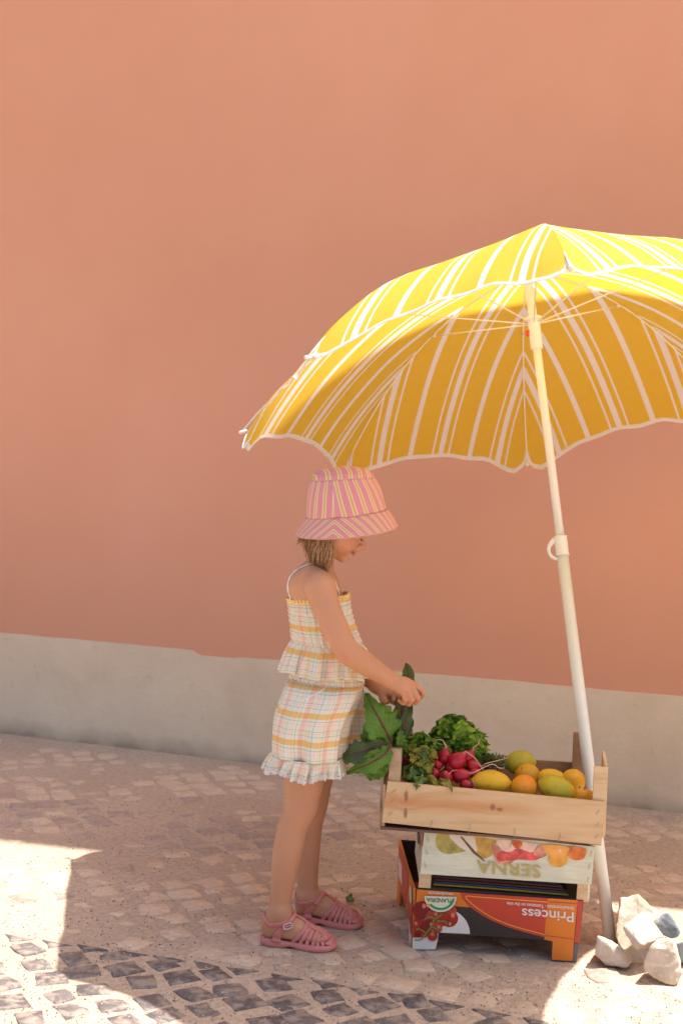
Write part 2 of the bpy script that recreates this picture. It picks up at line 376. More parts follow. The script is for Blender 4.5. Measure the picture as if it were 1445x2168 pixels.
for k in range(8):
    P = np.zeros((NR+1, NS+1, 3)); UV = np.zeros((NR+1, NS+1, 2))
    lob = .020
    for j in range(NS+1):
        q = j/NS; sc = math.sin(math.pi*q)
        ext = 1.035-(.075 if k in (2, 3, 4, 5) else (.055 if k in (1, 6) else .105))*sc**.8-.05*(math.exp(-(q/.035)**2)+math.exp(-((1-q)/.035)**2))   # rounded corners with a notch at each rib
        for i in range(NR+1):
            s = i/NR*ext*.9995+.0005; a_, b_ = rib(k, s), rib(k+1, s)
            p = a_*(1-q)+b_*q
            flop = max(0, s-.86)/.14
            out = unit(p-ucen)
            p = p-ua*(.018*sc*s*s)+out*.000
            p = p+ua*(.0075*math.sin(9*q*math.pi+k*1.7)*flop*(.6+.4*math.sin(q*5+k)))+ua*.004*ns(p[0]*7, p[1]*7, k)*s
            # floppy corners hang from the tips
            p = p-ua*flop**2*(.020*(1-sc)+(.035*max(0, 1-abs(q-.88)/.2) if k == 1 else 0)+(.030*max(0, 1-q/.16) if k == 2 else 0))
            P[i, j] = p; UV[i, j] = ((q-.5)*2*UR*math.sin(math.pi/8)*s, i/NR)
    mb = MB(); mb.grid(P, UV); o = mb.build('canopy_panel', M_CANVAS, umb, True)
    hb = MB(); E_ = P[-1]; hb.tube(E_, .0018, 6); hb.build('hem', M_HEM, o, True)
for k in range(8):
    mb = MB(); mb.tube([rib(k, s)-ua*.007 for s in np.linspace(.02, 1.0, 22)], .0022, 6); r_ = mb.build('rib', M_POLE2, umb, True)
    mb = MB(); T_ = tips[k]; o_ = unit(T_-ucen); mb.tube([T_-o_*.015-ua*.007, T_+o_*.004-ua*.010, T_+o_*.010-ua*.011], [.004, .0055, .004], 8); mb.build('tip_cap', M_POLE, r_, True)
TR = 1.615      # runner distance up the pole
run = UB+ua*TR
for k in range(8):
    e = rib(k, .46)-ua*.009; mb = MB(); mb.tube([run+unit(e-run)*.018, e], .0020, 6); mb.tube([e-unit(e-run)*.012, e+unit(e-run)*.004], .0045, 6); mb.build('stretcher', M_POLE2, umb, True)
TC = 1.02
mb = MB(); mb.tube([UB-ua*.05, UB+ua*TC], .0152, 20); mb.build('lower_pole', M_POLE, umb, True)
mb = MB(); mb.tube([UB+ua*TC, UB+ua*(UL-.02)], .0112, 18); mb.build('upper_pole', M_POLE2, umb, True)
mb = MB(); mb.tube([run-ua*.072, run-ua*.068, run+ua*.008, run+ua*.014], [.0135, .0165, .0165, .021], 20); mb.tube([run+ua*.010, run+ua*.018], .024, 20); r_ = mb.build('runner', M_POLE2, umb, True)
mb = MB(); side = -q1*.9-q2*.0; mb.box((-.006, -.005, -.009), (.006, .005, .009), b=.002); mb.V[0] = mb.V[0]+run-ua*.024-q1*.019; mb.build('button', M_RED, r_)
mb = MB(); mb.tube([apex-ua*.01, apex+ua*.012, apex+ua*.02], [.02, .014, .004], 12); mb.build('finial', M_POLE, umb, True)
cl = UB+ua*(TC+.004)
mb = MB(); mb.tube([cl-ua*.047, cl-ua*.044, cl-ua*.043, cl+ua*.0, cl+ua*.004, cl+ua*.006], [.0182, .0182, .0172, .0172, .0185, .0125], 22)
L_ = -q1; mb2pts = [cl-ua*.004+L_*.016, cl-ua*.016+L_*.029, cl-ua*.030+L_*.034, cl-ua*.045+L_*.030, cl-ua*.053+L_*.020, cl-ua*.054+L_*.012]
clp = mb.build('clamp', M_POLE2, umb, True); mb = MB(); mb.tube(spline(mb2pts, 20), [.006+.002*max(0, 1-i/6) - .0015*min(1, i/10) for i in range(20)], 8); mb.build('lever', M_POLE2, clp, True)

# ------------------------------------------------------------------ crates: common frame (u right, n back, z up)
CA = np.array([.19444, 3.36042, 0.]); CY = math.radians(-8.09); cu = np.array([math.cos(CY), math.sin(CY), 0]); cn = np.array([-math.sin(CY), math.cos(CY), 0])
def cw(u, n, z): return CA+cu*u+cn*n+np.array([0, 0, z])
def onp(x, y, off):      # photo point seen on the vertical plane `off` behind the crates' front
    r = ray(x, y); p0 = CA+cn*off; tt = ((p0-O)@cn)/(r@cn); return O+r*tt
def loc(P): d = np.asarray(P)-CA; return np.array([d@cu, d@cn, d[2]])
MC = Matrix.Translation(Vector(CA)) @ Matrix.Rotation(CY, 4, 'Z')
def cbox(name, lo, hi, mat, parent, b=.0006, rot=None):
    mb = MB(); mb.box(lo, hi, MC if rot is None else MC @ rot, b); return mb.build(name, mat, parent)
M_PINE = wood('pale_pine', (.66, .47, .27), (.56, .36, .18), (.36, .17, .07)); M_PINE2 = wood('weathered_pine', (.50, .35, .21), (.42, .27, .15), dirt=.35, sc=1.3)
M_PINE3 = wood('brown_stained_pine', (.40, .22, .11), (.30, .15, .07), dirt=.4); M_STEEL = simple('staple_wire', (.35, .34, .33), .35, metal=1)
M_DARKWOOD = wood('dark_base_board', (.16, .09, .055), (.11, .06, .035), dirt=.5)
# prints
def printmat(name, col, rough=.45, var=.04, **k): return simple(name, col, rough, var, 25, .05, 300, **k)
M_ORANGE = printmat('orange_print', (.70, .19, .015)); M_REDP = printmat('red_print', (.55, .055, .025)); M_GREYC = printmat('charcoal_print', (.030, .022, .024)); M_WHITEP = printmat('white_print', (.74, .70, .66))
M_CREAM = wood('white_printed_board', (.70, .70, .54), (.61, .62, .45), knots=False, sc=1.5); M_GOLD = printmat('gold_print', (.50, .41, .13)); M_GREEN = printmat('green_print', (.02, .30, .12)); M_DKGREEN = printmat('dark_green_print', (.01, .09, .07))
M_CARD = printmat('brown_card', (.30, .19, .12)); M_TOM = simple('tomato_print', (.50, .03, .018), .35, .45, 60, 0); M_VINE = printmat('vine_print', (.16, .25, .05)); M_LORANGE = printmat('light_orange_print', (.90, .36, .04))
M_PEAR = simple('pear_print', (.45, .38, .08), .4, .35, 45, 0); M_FLESH = printmat('pear_flesh_print', (.78, .72, .60)); M_PEACH = simple('peach_print', (.82, .30, .20), .4, .5, 40, 0); M_APR = simple('apricot_print', (.85, .38, .05), .4, .25, 40, 0); M_STEM = printmat('stem_print', (.20, .09, .03)); M_PINKF = simple('peach_flesh_print', (.85, .62, .48), .4, .15, 50, 0)
LEV = 0
def decal(parent, name, mat, pts, off, lev):
    if any(k_ in name for k_ in ('pear', 'peach', 'apricot')) and len(pts) < 20:
        m_ = len(pts); q_ = spline(np.array([(*pts[i % m_], 0) for i in range(-2, m_+3)]), (m_+4)*6+1)[12:12+m_*6]; pts = [(a_, max(b_, 1757+(a_-927)*.1085)) for a_, b_, _ in q_]
    """flat print on the vertical face `off`: outline measured in the photograph, laid on the board as a thin sheet"""
    P = np.array([onp(x, y, off-.0004*lev) for x, y in pts])
    a = P[:, :]; n = len(P); A = 0
    q = np.array([[(p-CA)@cu, p[2]] for p in P])
    A = sum(q[i][0]*q[(i+1) % n][1]-q[(i+1) % n][0]*q[i][1] for i in range(n))
    if A < 0: P = P[::-1]
    me = MB(); me.ngon(P); return me.build(name, mat, parent)
def disc(cx, cy, rx, ry=None, a0=0, a1=2*math.pi, n=28, rot=0):
    ry = ry or rx; out = []
    for k in range(n + (0 if a1-a0 > 6.2 else 1)):
        a = a0+(a1-a0)*k/n; x, y = rx*math.cos(a), ry*math.sin(a); out.append((cx+x*math.cos(rot)-y*math.sin(rot), cy+x*math.sin(rot)+y*math.cos(rot)))
    return out
def text(parent, name, mat, s, pR, pL, hpx, off, lev, bold=0, arc=None):
    """upside-down lettering: starts at pR (right end) and runs to pL; hpx = cap height in photo pixels, hanging below the line"""
    cu_ = bpy.data.curves.new(name, 'FONT'); cu_.body = s; cu_.offset = bold; o = bpy.data.objects.new(name, cu_); C.objects.link(o)
    bpy.context.view_layer.update(); me = bpy.data.meshes.new_from_object(o.evaluated_get(bpy.context.evaluated_depsgraph_get())); C.objects.unlink(o); bpy.data.objects.remove(o)
    V = np.zeros(len(me.vertices)*3); me.vertices.foreach_get('co', V); V = V.reshape(-1, 3)
    x0, x1 = V[:, 0].min(), V[:, 0].max(); A, B = onp(*pR, off-.0004*lev), onp(*pL, off-.0004*lev); d = (B-A)/(x1-x0)
    dn = onp(pR[0], pR[1]+hpx, off-.0004*lev)-A; cap = .7
    V2 = A+(V[:, :1]-x0)*d+V[:, 1:2]/cap*dn
    me.vertices.foreach_set('co', V2.ravel()); me.materials.append(mat); me.update()
    o = bpy.data.objects.new(name, me); C.objects.link(o); o.parent = parent; o.matrix_parent_inverse = parent.matrix_world.inverted(); return o

# --- bottom: upside-down tomato carton
cart = empty('tomato_carton', tuple(cw(.2, .19, 0)), CY); tag(cart, 'orange and red printed cardboard tomato carton, upside down at the bottom of the stack', 'crate')
fo = [(882, 1882), (1234, 1906), (1231, 1940), (1219, 2037), (1166, 2033), (1168, 1993), (1150, 1990), (928, 1975), (922, 2011), (871, 2011)]
P = np.array([onp(x, y, 0) for x, y in fo]); P[:, 2] = np.maximum(P[:, 2], .001); mb = MB(); mb.ngon(P, cn*.005); mb.build('front_panel', M_GREYC, cart)
uL, uR = loc(P[0])[0], loc(P[1])[0]; zt = .150; CD = .375
FL = lambda n: -.075*n/CD
mb = MB(); mb.ngon([cw(.010+FL(n), n, z) for n, z in ((.005, .001), (.06, .001), (.075, .05), (CD-.075, .05), (CD-.06, .001), (CD, .001), (CD, .162), (.16, .150), (.005, .148))], cu*.005); sp_ = mb.build('side_panel', M_ORANGE, cart)
def sidedecal(name, mat, pts, lev, u=.010):      # (n, z) points on the carton's left face
    mb = MB(); mb.ngon([cw(u+FL(n)+.0-.0005*lev-.0006, n, z) for n, z in pts]); return mb.build(name, mat, sp_)
sidedecal('white_print', M_WHITEP, [(.006, .002), (.058, .002), (.07, .05), (.02, .06), (.006, .05)], 1)
sidedecal('tomato_print', M_TOM, [(.006, .035), (.03, .028), (.06, .05), (.10, .052), (.12, .08), (.08, .112), (.006, .112)], 2)
sidedecal('red_print', M_REDP, [(.16, .052), (.29, .052), (.36, .08), (.36, .15), (.12, .146), (.12, .11)], 1)
sidedecal('white_print', M_WHITEP, [(.25, .075), (.34, .075), (.345, .125), (.27, .12)], 2)
sidedecal('round_logo', M_CREAM, [(.05+.028*math.cos(a)*1.0, .118+.02*math.sin(a)) for a in np.linspace(0, 6.1, 18)], 3)
mb = MB(); mb.ngon([cw(uR-.006, .005, .148), cw(uR-.006, CD, .148), cw(uR-.006, CD, .001), cw(uR-.02, CD-.06, .001), cw(uR-.02, CD-.07, .05), cw(uR-.02, .075, .05), cw(uR-.02, .06, .001), cw(uR-.02, .005, .001)], -cu*.004); mb.build('side_panel', M_ORANGE, cart)
cbox('back_panel', (-.064, CD, .05), (uR-.006, CD+.005, .16), M_GREYC, cart)
cbox('top_panel', (.02, .008, .140), (uR-.01, CD-.002, .1445), M_CARD, cart)
for u0, u1 in ((-.064, .0), (uR-.075, uR-.014)): cbox('back_leg', (u0, CD-.002, .001), (u1, CD+.004, .05), M_ORANGE, cart)
D = lambda n, m, p, l: decal(cart, n, m, p, 0, l)
D('orange_print', M_ORANGE, [(882, 1883), (973, 1890), (978, 1902), (994, 1921), (880, 1913)], 1)
D('orange_print', M_ORANGE, [(1159, 1902), (1222, 1906), (1214, 1990), (1211, 2035), (1167, 2032), (1169, 1993), (1151, 1989), (1153, 1960)], 1)
D('red_print', M_REDP, [(973, 1890), (1159, 1902), (1155, 1945), (1150, 1984), (1130, 1979), (1100, 1971), (1072, 1962), (1040, 1949), (1020, 1938), (994, 1920), (981, 1905)], 2)
ol = spline([(1153, 1979), (1130, 1973), (1100, 1965), (1072, 1956), (1042, 1943), (1022, 1931), (1000, 1915), (985, 1898), (1010, 1899), (1080, 1904), (1158, 1910)], 40)
mb = MB()
for i in range(39):
    d = unit(np.array([-(ol[i+1]-ol[i])[1], (ol[i+1]-ol[i])[0]]))*1.0
    mb.ngon([onp(*p, -.0016) for p in (ol[i]-d, ol[i+1]-d, ol[i+1]+d, ol[i]+d)])
mb.build('orange_line', M_LORANGE, cart)
D('red_strip', M_REDP, [(1222, 1907), (1233, 1907), (1230, 1942), (1225, 1997), (1215, 1995), (1220, 1940)], 3)
D('charcoal_strip', simple('faded_black_print', (.12, .115, .12), .5), [(1215, 1997), (1225, 1998), (1219, 2036), (1211, 2036)], 3)
D('red_line', M_REDP, [(1153, 1979.5), (1213, 1987.5), (1213, 1989), (1153, 1981.5)], 3)
D('red_line', M_REDP, [(1160, 1908.5), (1221, 1912.5), (1221, 1914), (1160, 1910.5)], 3)
D('white_print', M_WHITEP, [(873, 1985), (928, 1974), (926, 1990), (921, 2010), (872, 2010)], 1)
D('white_arc', M_WHITEP, [(930, 1974.5), (994, 1977.5)]+[(931+63*math.cos(a), 1977-56*math.sin(a)) for a in np.linspace(.1, 1.2, 10)]+[(940, 1935), (932, 1950)], 2)
D('red_print', M_TOM, [(880, 1914), (945, 1917), (962, 1925), (960, 1950), (930, 1965), (900, 1985), (873, 1985)], 3)
M_TOM2 = [simple('tomato_print_'+n, c, .3, .3, 90, 0) for n, c in (('bright', (.40, .025, .015)), ('deep', (.22, .012, .010)), ('warm', (.46, .05, .03)))]
for k, (x, y, r) in enumerate([(950, 1945, 19), (893, 1927, 20), (917, 1942, 17), (886, 1960, 13), (905, 1962, 17), (922, 1965, 13), (915, 1982, 11), (884, 1978, 7), (955, 1928, 11)]):
    D('tomato_print', M_TOM2[k % 3], disc(x, y, r, r*.95), 4+k)
for k, (x, y, r1) in enumerate([(958, 1938, 4), (952, 1956, 3), (897, 1918, 4), (922, 1935, 3), (880, 1955, 3), (912, 1957, 3), (928, 1962, 3), (914, 1978, 2.5)]): D('print_highlight', printmat('pale_red_print_%d' % k, (.62, .22, .16)), disc(x, y, r1, r1*1.3, n=12), 13)
mb = MB()
for pts in ([(877, 1990), (890, 1990), (902, 1976), (912, 1962), (920, 1945), (937, 1935)], [(902, 1976), (890, 1968), (880, 1967)], [(912, 1962), (925, 1966), (933, 1964)], [(920, 1945), (908, 1941), (897, 1948)], [(925, 1950), (942, 1951), (946, 1958)], [(915, 1970), (918, 1982)]):
    q = spline(pts, 10)
    for i in range(9):
        d = unit(np.array([-(q[i+1]-q[i])[1], (q[i+1]-q[i])[0]]))*1.4; mb.ngon([onp(*p, -.0056) for p in (q[i]-d, q[i+1]-d, q[i+1]+d, q[i]+d)])
mb.build('vine_print', M_VINE, cart)
D('logo', M_CREAM, disc(932, 1898, 34, 33, 0.03, math.pi+.03), 16)
D('logo_arc', M_GREEN, [(932+30*math.cos(a), 1900+27*math.sin(a)) for a in np.linspace(.1, 2.5, 16)]+[(932+25*math.cos(a), 1900+22*math.sin(a)) for a in np.linspace(2.5, .1, 16)], 17)
D('logo_dot', M_LORANGE, disc(906, 1917, 4), 18)
text(cart, 'lettering', M_DKGREEN, 'FLANDRIA', (954, 1903.5), (902, 1900.5), 9, 0, 18, .01)
text(cart, 'lettering', M_WHITEP, 'www.flandria.be', (959, 1891), (906, 1887.5), 6.5, 0, 3, .01)
text(cart, 'lettering', M_WHITEP, 'Princess', (1213.5, 1932), (1104, 1923.5), 21, 0, 4, .012)
text(cart, 'lettering', M_WHITEP, 'Strauchtomaten - Tomatoes on the vine', (1214, 1920), (1072, 1909.5), 7.5, 0, 4, .012)

# --- coloured sheets lying on the carton
sh = empty('coloured_card_sheets', tuple(cw(.2, .1, .15)), CY); tag(sh, 'thin stack of dark red, blue and yellow card sheets sandwiched between the two lower crates', 'card sheets')
for k, (c, z, th) in enumerate([((.36, .25, .03), .1515, .0045), ((.01, .06, .13), .1565, .004), ((.11, .01, .02), .161, .005), ((.06, .015, .015), .1665, .006), ((.03, .02, .02), .173, .004)]):
    mb = MB(); nseg = 10; u0, u1 = .055, .375-.005*k
    P = np.array([[cw(u0+(u1-u0)*i/nseg, n, z+.003*math.sin(math.pi*i/nseg)*(.3)) for i in range(nseg+1)] for n in (.028+.003*k, .30)])
    mb.grid(P); o = mb.build('card_sheet', simple('card_%d' % k, c, .6), sh); solidify(o, th*.9, 1)

# --- middle: white printed fruit crate, upside down
mid = empty('printed_fruit_crate', tuple(cw(.22, .15, .15)), CY); tag(mid, 'white printed wooden fruit crate, upside down, in the middle of the stack', 'crate')
mo = [(898, 1754), (1258, 1793), (1251, 1873), (889, 1850)]
mid_off = -.004
P = np.array([onp(x, y, mid_off) for x, y in mo]); mb = MB(); mb.ngon(P, cn*.006); mb.build('front_board', M_CREAM, mid)
lq = [loc(p) for p in P]
MD = .29
mb = MB(); MF = -.034; P2 = [cw(.024, .004, .155), cw(.019+MF, MD, .155), cw(.028+MF, MD, .292), cw(.030, .004, .295)]; mb.ngon(P2, cu*.005); msd = mb.build('side_board', M_CREAM, mid)
def sd2(name, mat, pts, lev):
    mb = MB(); mb.ngon([cw(.0232+(MF-.005)*n/MD+.005*(z-.155)/.14-.0006*lev, n, z) for n, z in pts]); return mb.build(name, mat, msd)
sd2('hand_hole_dark_patch', M_GREYC, [(.17+.055*math.cos(a), .235+.022*math.sin(a)) for a in np.linspace(0, 6.1, 20)], 2)  # flat dark patch for the hand hole, the shade inside painted as colour
sd2('fruit_print', M_PEACH, [(.01, .26), (.05, .235), (.09, .25), (.10, .29), (.01, .292)], 1); sd2('gold_print', M_GOLD, [(.10, .21), (.12, .21), (.125, .28), (.105, .28)], 1)
cbox('side_board', (.418, .002, .155), (.423, MD, .285), M_CREAM, mid); cbox('back_board', (-.004, MD, .19), (.42, MD+.006, .285), M_CREAM, mid)
def leg4(name, x0, x1, y0, y1, off):
    P = np.array([onp(x0, y0, off), onp(x1, y0+(x1-x0)*.066, off), onp(x1-3, y1+(x1-x0)*.066, off), onp(x0-3, y1, off)]); mb = MB(); mb.ngon(P, cn*.024); return mb.build(name, M_PINE, mid)
leg4('corner_post', 888, 913, 1840, 1879, .0022); leg4('corner_post', 1222, 1249, 1865, 1908, .0022)
for u0 in (-.002, .39): cbox('corner_post', (u0, MD-.028, .151), (u0+.026, MD-.002, .29), M_PINE, mid)
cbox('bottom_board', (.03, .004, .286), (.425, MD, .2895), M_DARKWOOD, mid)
D = lambda n, m, p, l: decal(mid, n, m, p, mid_off, l)
D('pear_print', M_PEAR, [(927, 1764), (923, 1772), (921, 1783), (925, 1795), (934, 1804), (948, 1808), (966, 1806), (981, 1803), (987, 1798), (975, 1786), (958, 1772), (948, 1766), (938, 1764)], 1)
D('pear_print', simple('russet_pear_print', (.55, .33, .06), .4, .35, 45, 0), [(998, 1773), (1046, 1778), (1048, 1790), (1044, 1805), (1034, 1815), (1022, 1817), (1010, 1808), (1002, 1795)], 1)
D('pear_half_print', M_FLESH, [(950, 1766), (1000, 1771), (1006, 1785), (1009, 1800), (1006, 1808), (995, 1806), (975, 1795), (960, 1782)], 2)
D('stem_print', M_STEM, [(973, 1771), (977, 1771), (1005, 1802), (1026, 1822), (1024, 1824), (1000, 1806)], 3)
D('peach_print', M_PEACH, [(1040, 1783), (1050, 1790), (1078, 1800), (1092, 1805), (1090, 1818), (1080, 1828), (1066, 1832), (1052, 1826), (1043, 1810)], 2)
D('peach_print', simple('rosy_peach_print', (.72, .09, .08), .4, .5, 50, 0), [(1051, 1806), (1094, 1797), (1130, 1800), (1156, 1800), (1152, 1812), (1140, 1818), (1128, 1822), (1100, 1820), (1085, 1822), (1070, 1822), (1055, 1824)], 3)
D('peach_half_print', M_PINKF, [(1055, 1777), (1138, 1787), (1137, 1796), (1126, 1804), (1110, 1801), (1096, 1795), (1082, 1802), (1070, 1803), (1058, 1795)], 4)
D('peach_stone_print', simple('peach_stone_print', (.72, .12, .02), .4, .4, 80, 0), [(1082, 1780), (1103, 1782), (1103, 1792), (1096, 1796), (1088, 1794)], 5)
D('peach_print', M_PEACH, [(1138, 1788), (1153, 1790), (1157, 1806), (1150, 1815), (1136, 1812), (1128, 1806)], 4)
D('apricot_print', M_APR, disc(1180, 1819, 21, 17), 5); D('apricot_print', simple('red_apricot_print', (.80, .20, .03), .4, .4, 40, 0), [(1198, 1792), (1238, 1797), (1238, 1812), (1230, 1820), (1214, 1821), (1200, 1812), (1196, 1802)], 6)
D('apricot_half_print', simple('yellow_apricot_print', (.85, .42, .08), .4, .15, 40, 0), [(1150, 1788), (1200, 1793), (1200, 1806), (1192, 1815), (1178, 1818), (1163, 1813), (1153, 1803)], 7)
D('apricot_half_print', M_PINKF, disc(1184, 1801, 4, 3), 8)
text(mid, 'lettering', M_GOLD, 'SERNA', (1143.5, 1833.5), (1008, 1821.5), 26, mid_off, 9, .012)
def staple(parent, x, y, dx, dy, off):
    mb = MB(); mb.tube([onp(x, y, off+.002), onp(x, y, off-.0022), onp(x+dx, y+dy, off-.0022), onp(x+dx, y+dy, off+.002)], .0007, 5); return mb.build('staple', M_STEEL, parent)
for x, y, dx, dy in ((904, 1772, 3, 11), (901, 1798, 3, 11), (898, 1826, 3, 11), (1252, 1802, -3, 10), (1248, 1830, -3, 10), (1245, 1857, -3, 10), (951, 1765, -3, 16), (1083, 1776, -4, 18), (1213, 1790, -2, 15)): staple(mid, x, y, dx, dy, mid_off)

# --- top: pine crate
top = empty('pine_crate', tuple(cw(.19, .15, .30)), CY); tag(top, 'pale pine crate on top of the stack filled with vegetables and citrus fruit', 'crate')
WF = -.030; wo = [(820, 1654), (1281, 1698), (1272, 1789), (808, 1741)]
P = np.array([onp(x, y, WF) for x, y in wo]); l0, l1, l2, l3 = [loc(p) for p in P]; mb = MB(); mb.ngon(P, cn*.007); front = mb.build('side_board', M_PINE, top)
# modelled dark knots on the front board
M_KNOT = simple('pine_knot', (.33, .15, .065), .6, .35, 160, .2, 300); M_KHALO = simple('pine_resin_halo', (.58, .33, .15), .6, .2, 60, .1, 200)
t = NT('pine_front'); co = t.coord('Object'); sx = t.new('ShaderNodeSeparateXYZ'); t.link(co, sx.inputs[0])
def kdist(kx, kz, ax, az):
    a_ = t.math('MULTIPLY', t.math('SUBTRACT', sx.outputs[0], kx), ax); b_ = t.math('MULTIPLY', t.math('SUBTRACT', sx.outputs[2], kz), az)
    return t.math('SQRT', t.math('ADD', t.math('MULTIPLY', a_, a_), t.math('MULTIPLY', b_, b_)))
TW = top.matrix_world
def tl(x, y): return np.array(TW.inverted() @ Vector(onp(x, y, WF)))
ks = [(tl(862, 1702), 7, 14, .9), (tl(857, 1678), 26, 14, 1.2), (tl(1042, 1709), 17, 22, 1.)]
warp = None
for (kp, ax, az, am) in ks:
    d_ = kdist(kp[0], kp[2], ax, az); g_ = t.math('DIVIDE', am*.012, t.math('ADD', d_, .12)); warp = g_ if warp is None else t.math('ADD', warp, g_)
zz = t.math('ADD', sx.outputs[2], t.math('MULTIPLY', warp, .35)); cz = t.new('ShaderNodeCombineXYZ'); t.link(t.math('MULTIPLY', sx.outputs[0], .09), cz.inputs[0]); t.link(zz, cz.inputs[2])
g1 = t.noise(42, 4, cz.outputs[0], .6, .3); g2 = t.noise(230, 3, cz.outputs[0])
c = t.ramp(g1, [(.30, (.56, .33, .155)), (.48, (.67, .46, .25)), (.60, (.71, .51, .29)), (.72, (.61, .38, .19))]); c = t.mix(t.math('MULTIPLY', g2, .25), c, (.58, .38, .2))
halo = t.ramp(kdist(ks[0][0][0], ks[0][0][2]+.004, 5, 36), [(.0, (.85, .85, .85)), (1., (0, 0, 0))]); halo = t.mix(1., halo, t.ramp(kdist(ks[2][0][0], ks[2][0][2], 6.5, 45), [(.0, (.8, .8, .8)), (1., (0, 0, 0))]), 'ADD')
c = t.mix(halo, c, (.58, .25, .09))
for kp, ax, az in ((ks[0][0]+[-.004, 0, .018], 110, 40), (ks[0][0]+[-.004, 0, -.022], 130, 45), (ks[2][0], 85, 75), (ks[2][0]+[.016, 0, -.004], 75, 130)):
    c = t.mix(t.ramp(t.math('ADD', kdist(kp[0], kp[2], ax, az), t.math('MULTIPLY', g2, .5)), [(.55, (.9, .9, .9)), (1.1, (0, 0, 0))]), c, (.30, .13, .06))
t.color(c); t.rough(.55); t.bump(g2, .2, .0008); front.data.materials[0] = t.m; front.data.transform(Matrix.Identity(4))
# put the front board's own origin on the crate's origin so the grain sits on the board
front.matrix_parent_inverse = Matrix.Identity(4); front.data.transform(TW.inverted())
uL, uR = l3[0], l2[0]; TD = .33; zb = .300
cbox('side_board', (uL+.012, TD-.007, zb+.005), (uR-.02, TD, zb+.108), M_PINE3, top)
cbox('end_board', (uL-.001, WF+.004, zb), (uL+.006, TD, zb+.10), M_PINE2, top); cbox('end_board', (uL-.0085, WF+.02, zb-.004), (uL-.0015, TD-.01, zb+.165), M_PINE2, top)
cbox('corner_post', (l0[0]+.001, WF+.008, zb+.01), (l0[0]+.029, WF+.030, zb+.186), M_PINE2, top)
cbox('corner_post', (uR-.024, WF+.008, zb+.01), (uR+.008, WF+.030, zb+.172), M_PINE, top)
cbox('corner_post', (uR-.066, TD-.030, zb+.01), (uR-.040, TD-.008, zb+.188), M_PINE3, top)
cbox('corner_post', (uL+.012, TD-.030, zb+.01), (uL+.036, TD-.008, zb+.17), M_PINE2, top)
cbox('end_rail', (uR+.001, WF+.031, zb+.125), (uR+.008, TD-.17, zb+.176), M_PINE, top)
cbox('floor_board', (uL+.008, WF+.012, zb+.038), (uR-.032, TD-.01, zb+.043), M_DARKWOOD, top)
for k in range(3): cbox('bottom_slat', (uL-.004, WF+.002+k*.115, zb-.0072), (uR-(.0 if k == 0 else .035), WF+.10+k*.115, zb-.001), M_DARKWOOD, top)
for x, y, dx, dy in ((838, 1672, -9, 6), (834, 1693, -9, 8), (830, 1720, -8, 6), (1268, 1716, -7, 8), (1267, 1742, -7, 8), (1265, 1768, -7, 8), (915, 1737, -6, 17), (995, 1744, -4, 21), (1089, 1754, -1, 22), (1186, 1765, -6, 20)): staple(top, x, y, dx, dy, WF)
exec_after = []

# ------------------------------------------------------------------ rocks round the foot of the umbrella
def rock_mat(name, a, b, c2, sc=18):
    t = NT(name); geo = t.coord(); n = t.noise(sc, 6, geo, .6, .4); f = t.noise(sc*7, 5, geo, .65)
    cc = t.ramp(n, [(.3, a), (.55, b), (.75, c2)]); t.color(cc); t.rough(.85); b1 = t.bump(n, .45, .012); t.bump(f, .6, .003, b1); return t.m
M_ROCK = rock_mat('limestone_rock', (.46, .36, .26), (.60, .52, .43), (.50, .37, .25)); M_ROCK2 = rock_mat('blue_grey_rock', (.13, .14, .155), (.27, .29, .31), (.42, .38, .33), 22)
def hull_rock(name, pts, mat, label, seed, rough=.004, group='rocks weighing down the umbrella pole'):
    """convex chunk from its corner points (world), chamfered, subdivided and roughened"""
    import bmesh
    bm = bmesh.new()
    for p in pts: bm.verts.new(p)
    r = bmesh.ops.convex_hull(bm, input=bm.verts)
    bmesh.ops.delete(bm, geom=[v for v in bm.verts if not v.link_faces], context='VERTS')
    bmesh.ops.dissolve_limit(bm, angle_limit=.1, verts=bm.verts, edges=bm.edges)
    bmesh.ops.bevel(bm, geom=list(bm.edges), offset=.0028, segments=1, profile=.5, affect='EDGES', clamp_overlap=True)
    bmesh.ops.triangulate(bm, faces=bm.faces)
    for _ in range(3):
        es = [e for e in bm.edges if e.calc_length() > .007]
        if es: bmesh.ops.subdivide_edges(bm, edges=es, cuts=1); bmesh.ops.triangulate(bm, faces=bm.faces)
    bmesh.ops.smooth_vert(bm, verts=bm.verts, factor=.12, use_axis_x=True, use_axis_y=True, use_axis_z=True)
    bm.normal_update()
    for v in bm.verts:
        p = v.co; n = ns(p.x*28+seed, p.y*28, p.z*28)*rough*.6+ns(p.x*75+seed, p.y*75, p.z*75)*rough*.55+ns(p.x*190+seed, p.y*190, p.z*190)*rough*.3
        chip = max(0, ns(p.x*45-seed, p.y*45, p.z*45)-.25)*rough*1.8
        v.co = p+v.normal*(n-chip)
    me = bpy.data.meshes.new(name); bm.to_mesh(me); bm.free(); me.materials.append(mat)
    me.polygons.foreach_set('use_smooth', [True]*len(me.polygons))
    o = bpy.data.objects.new(name, me); C.objects.link(o); return tag(o, label, 'rock', group)
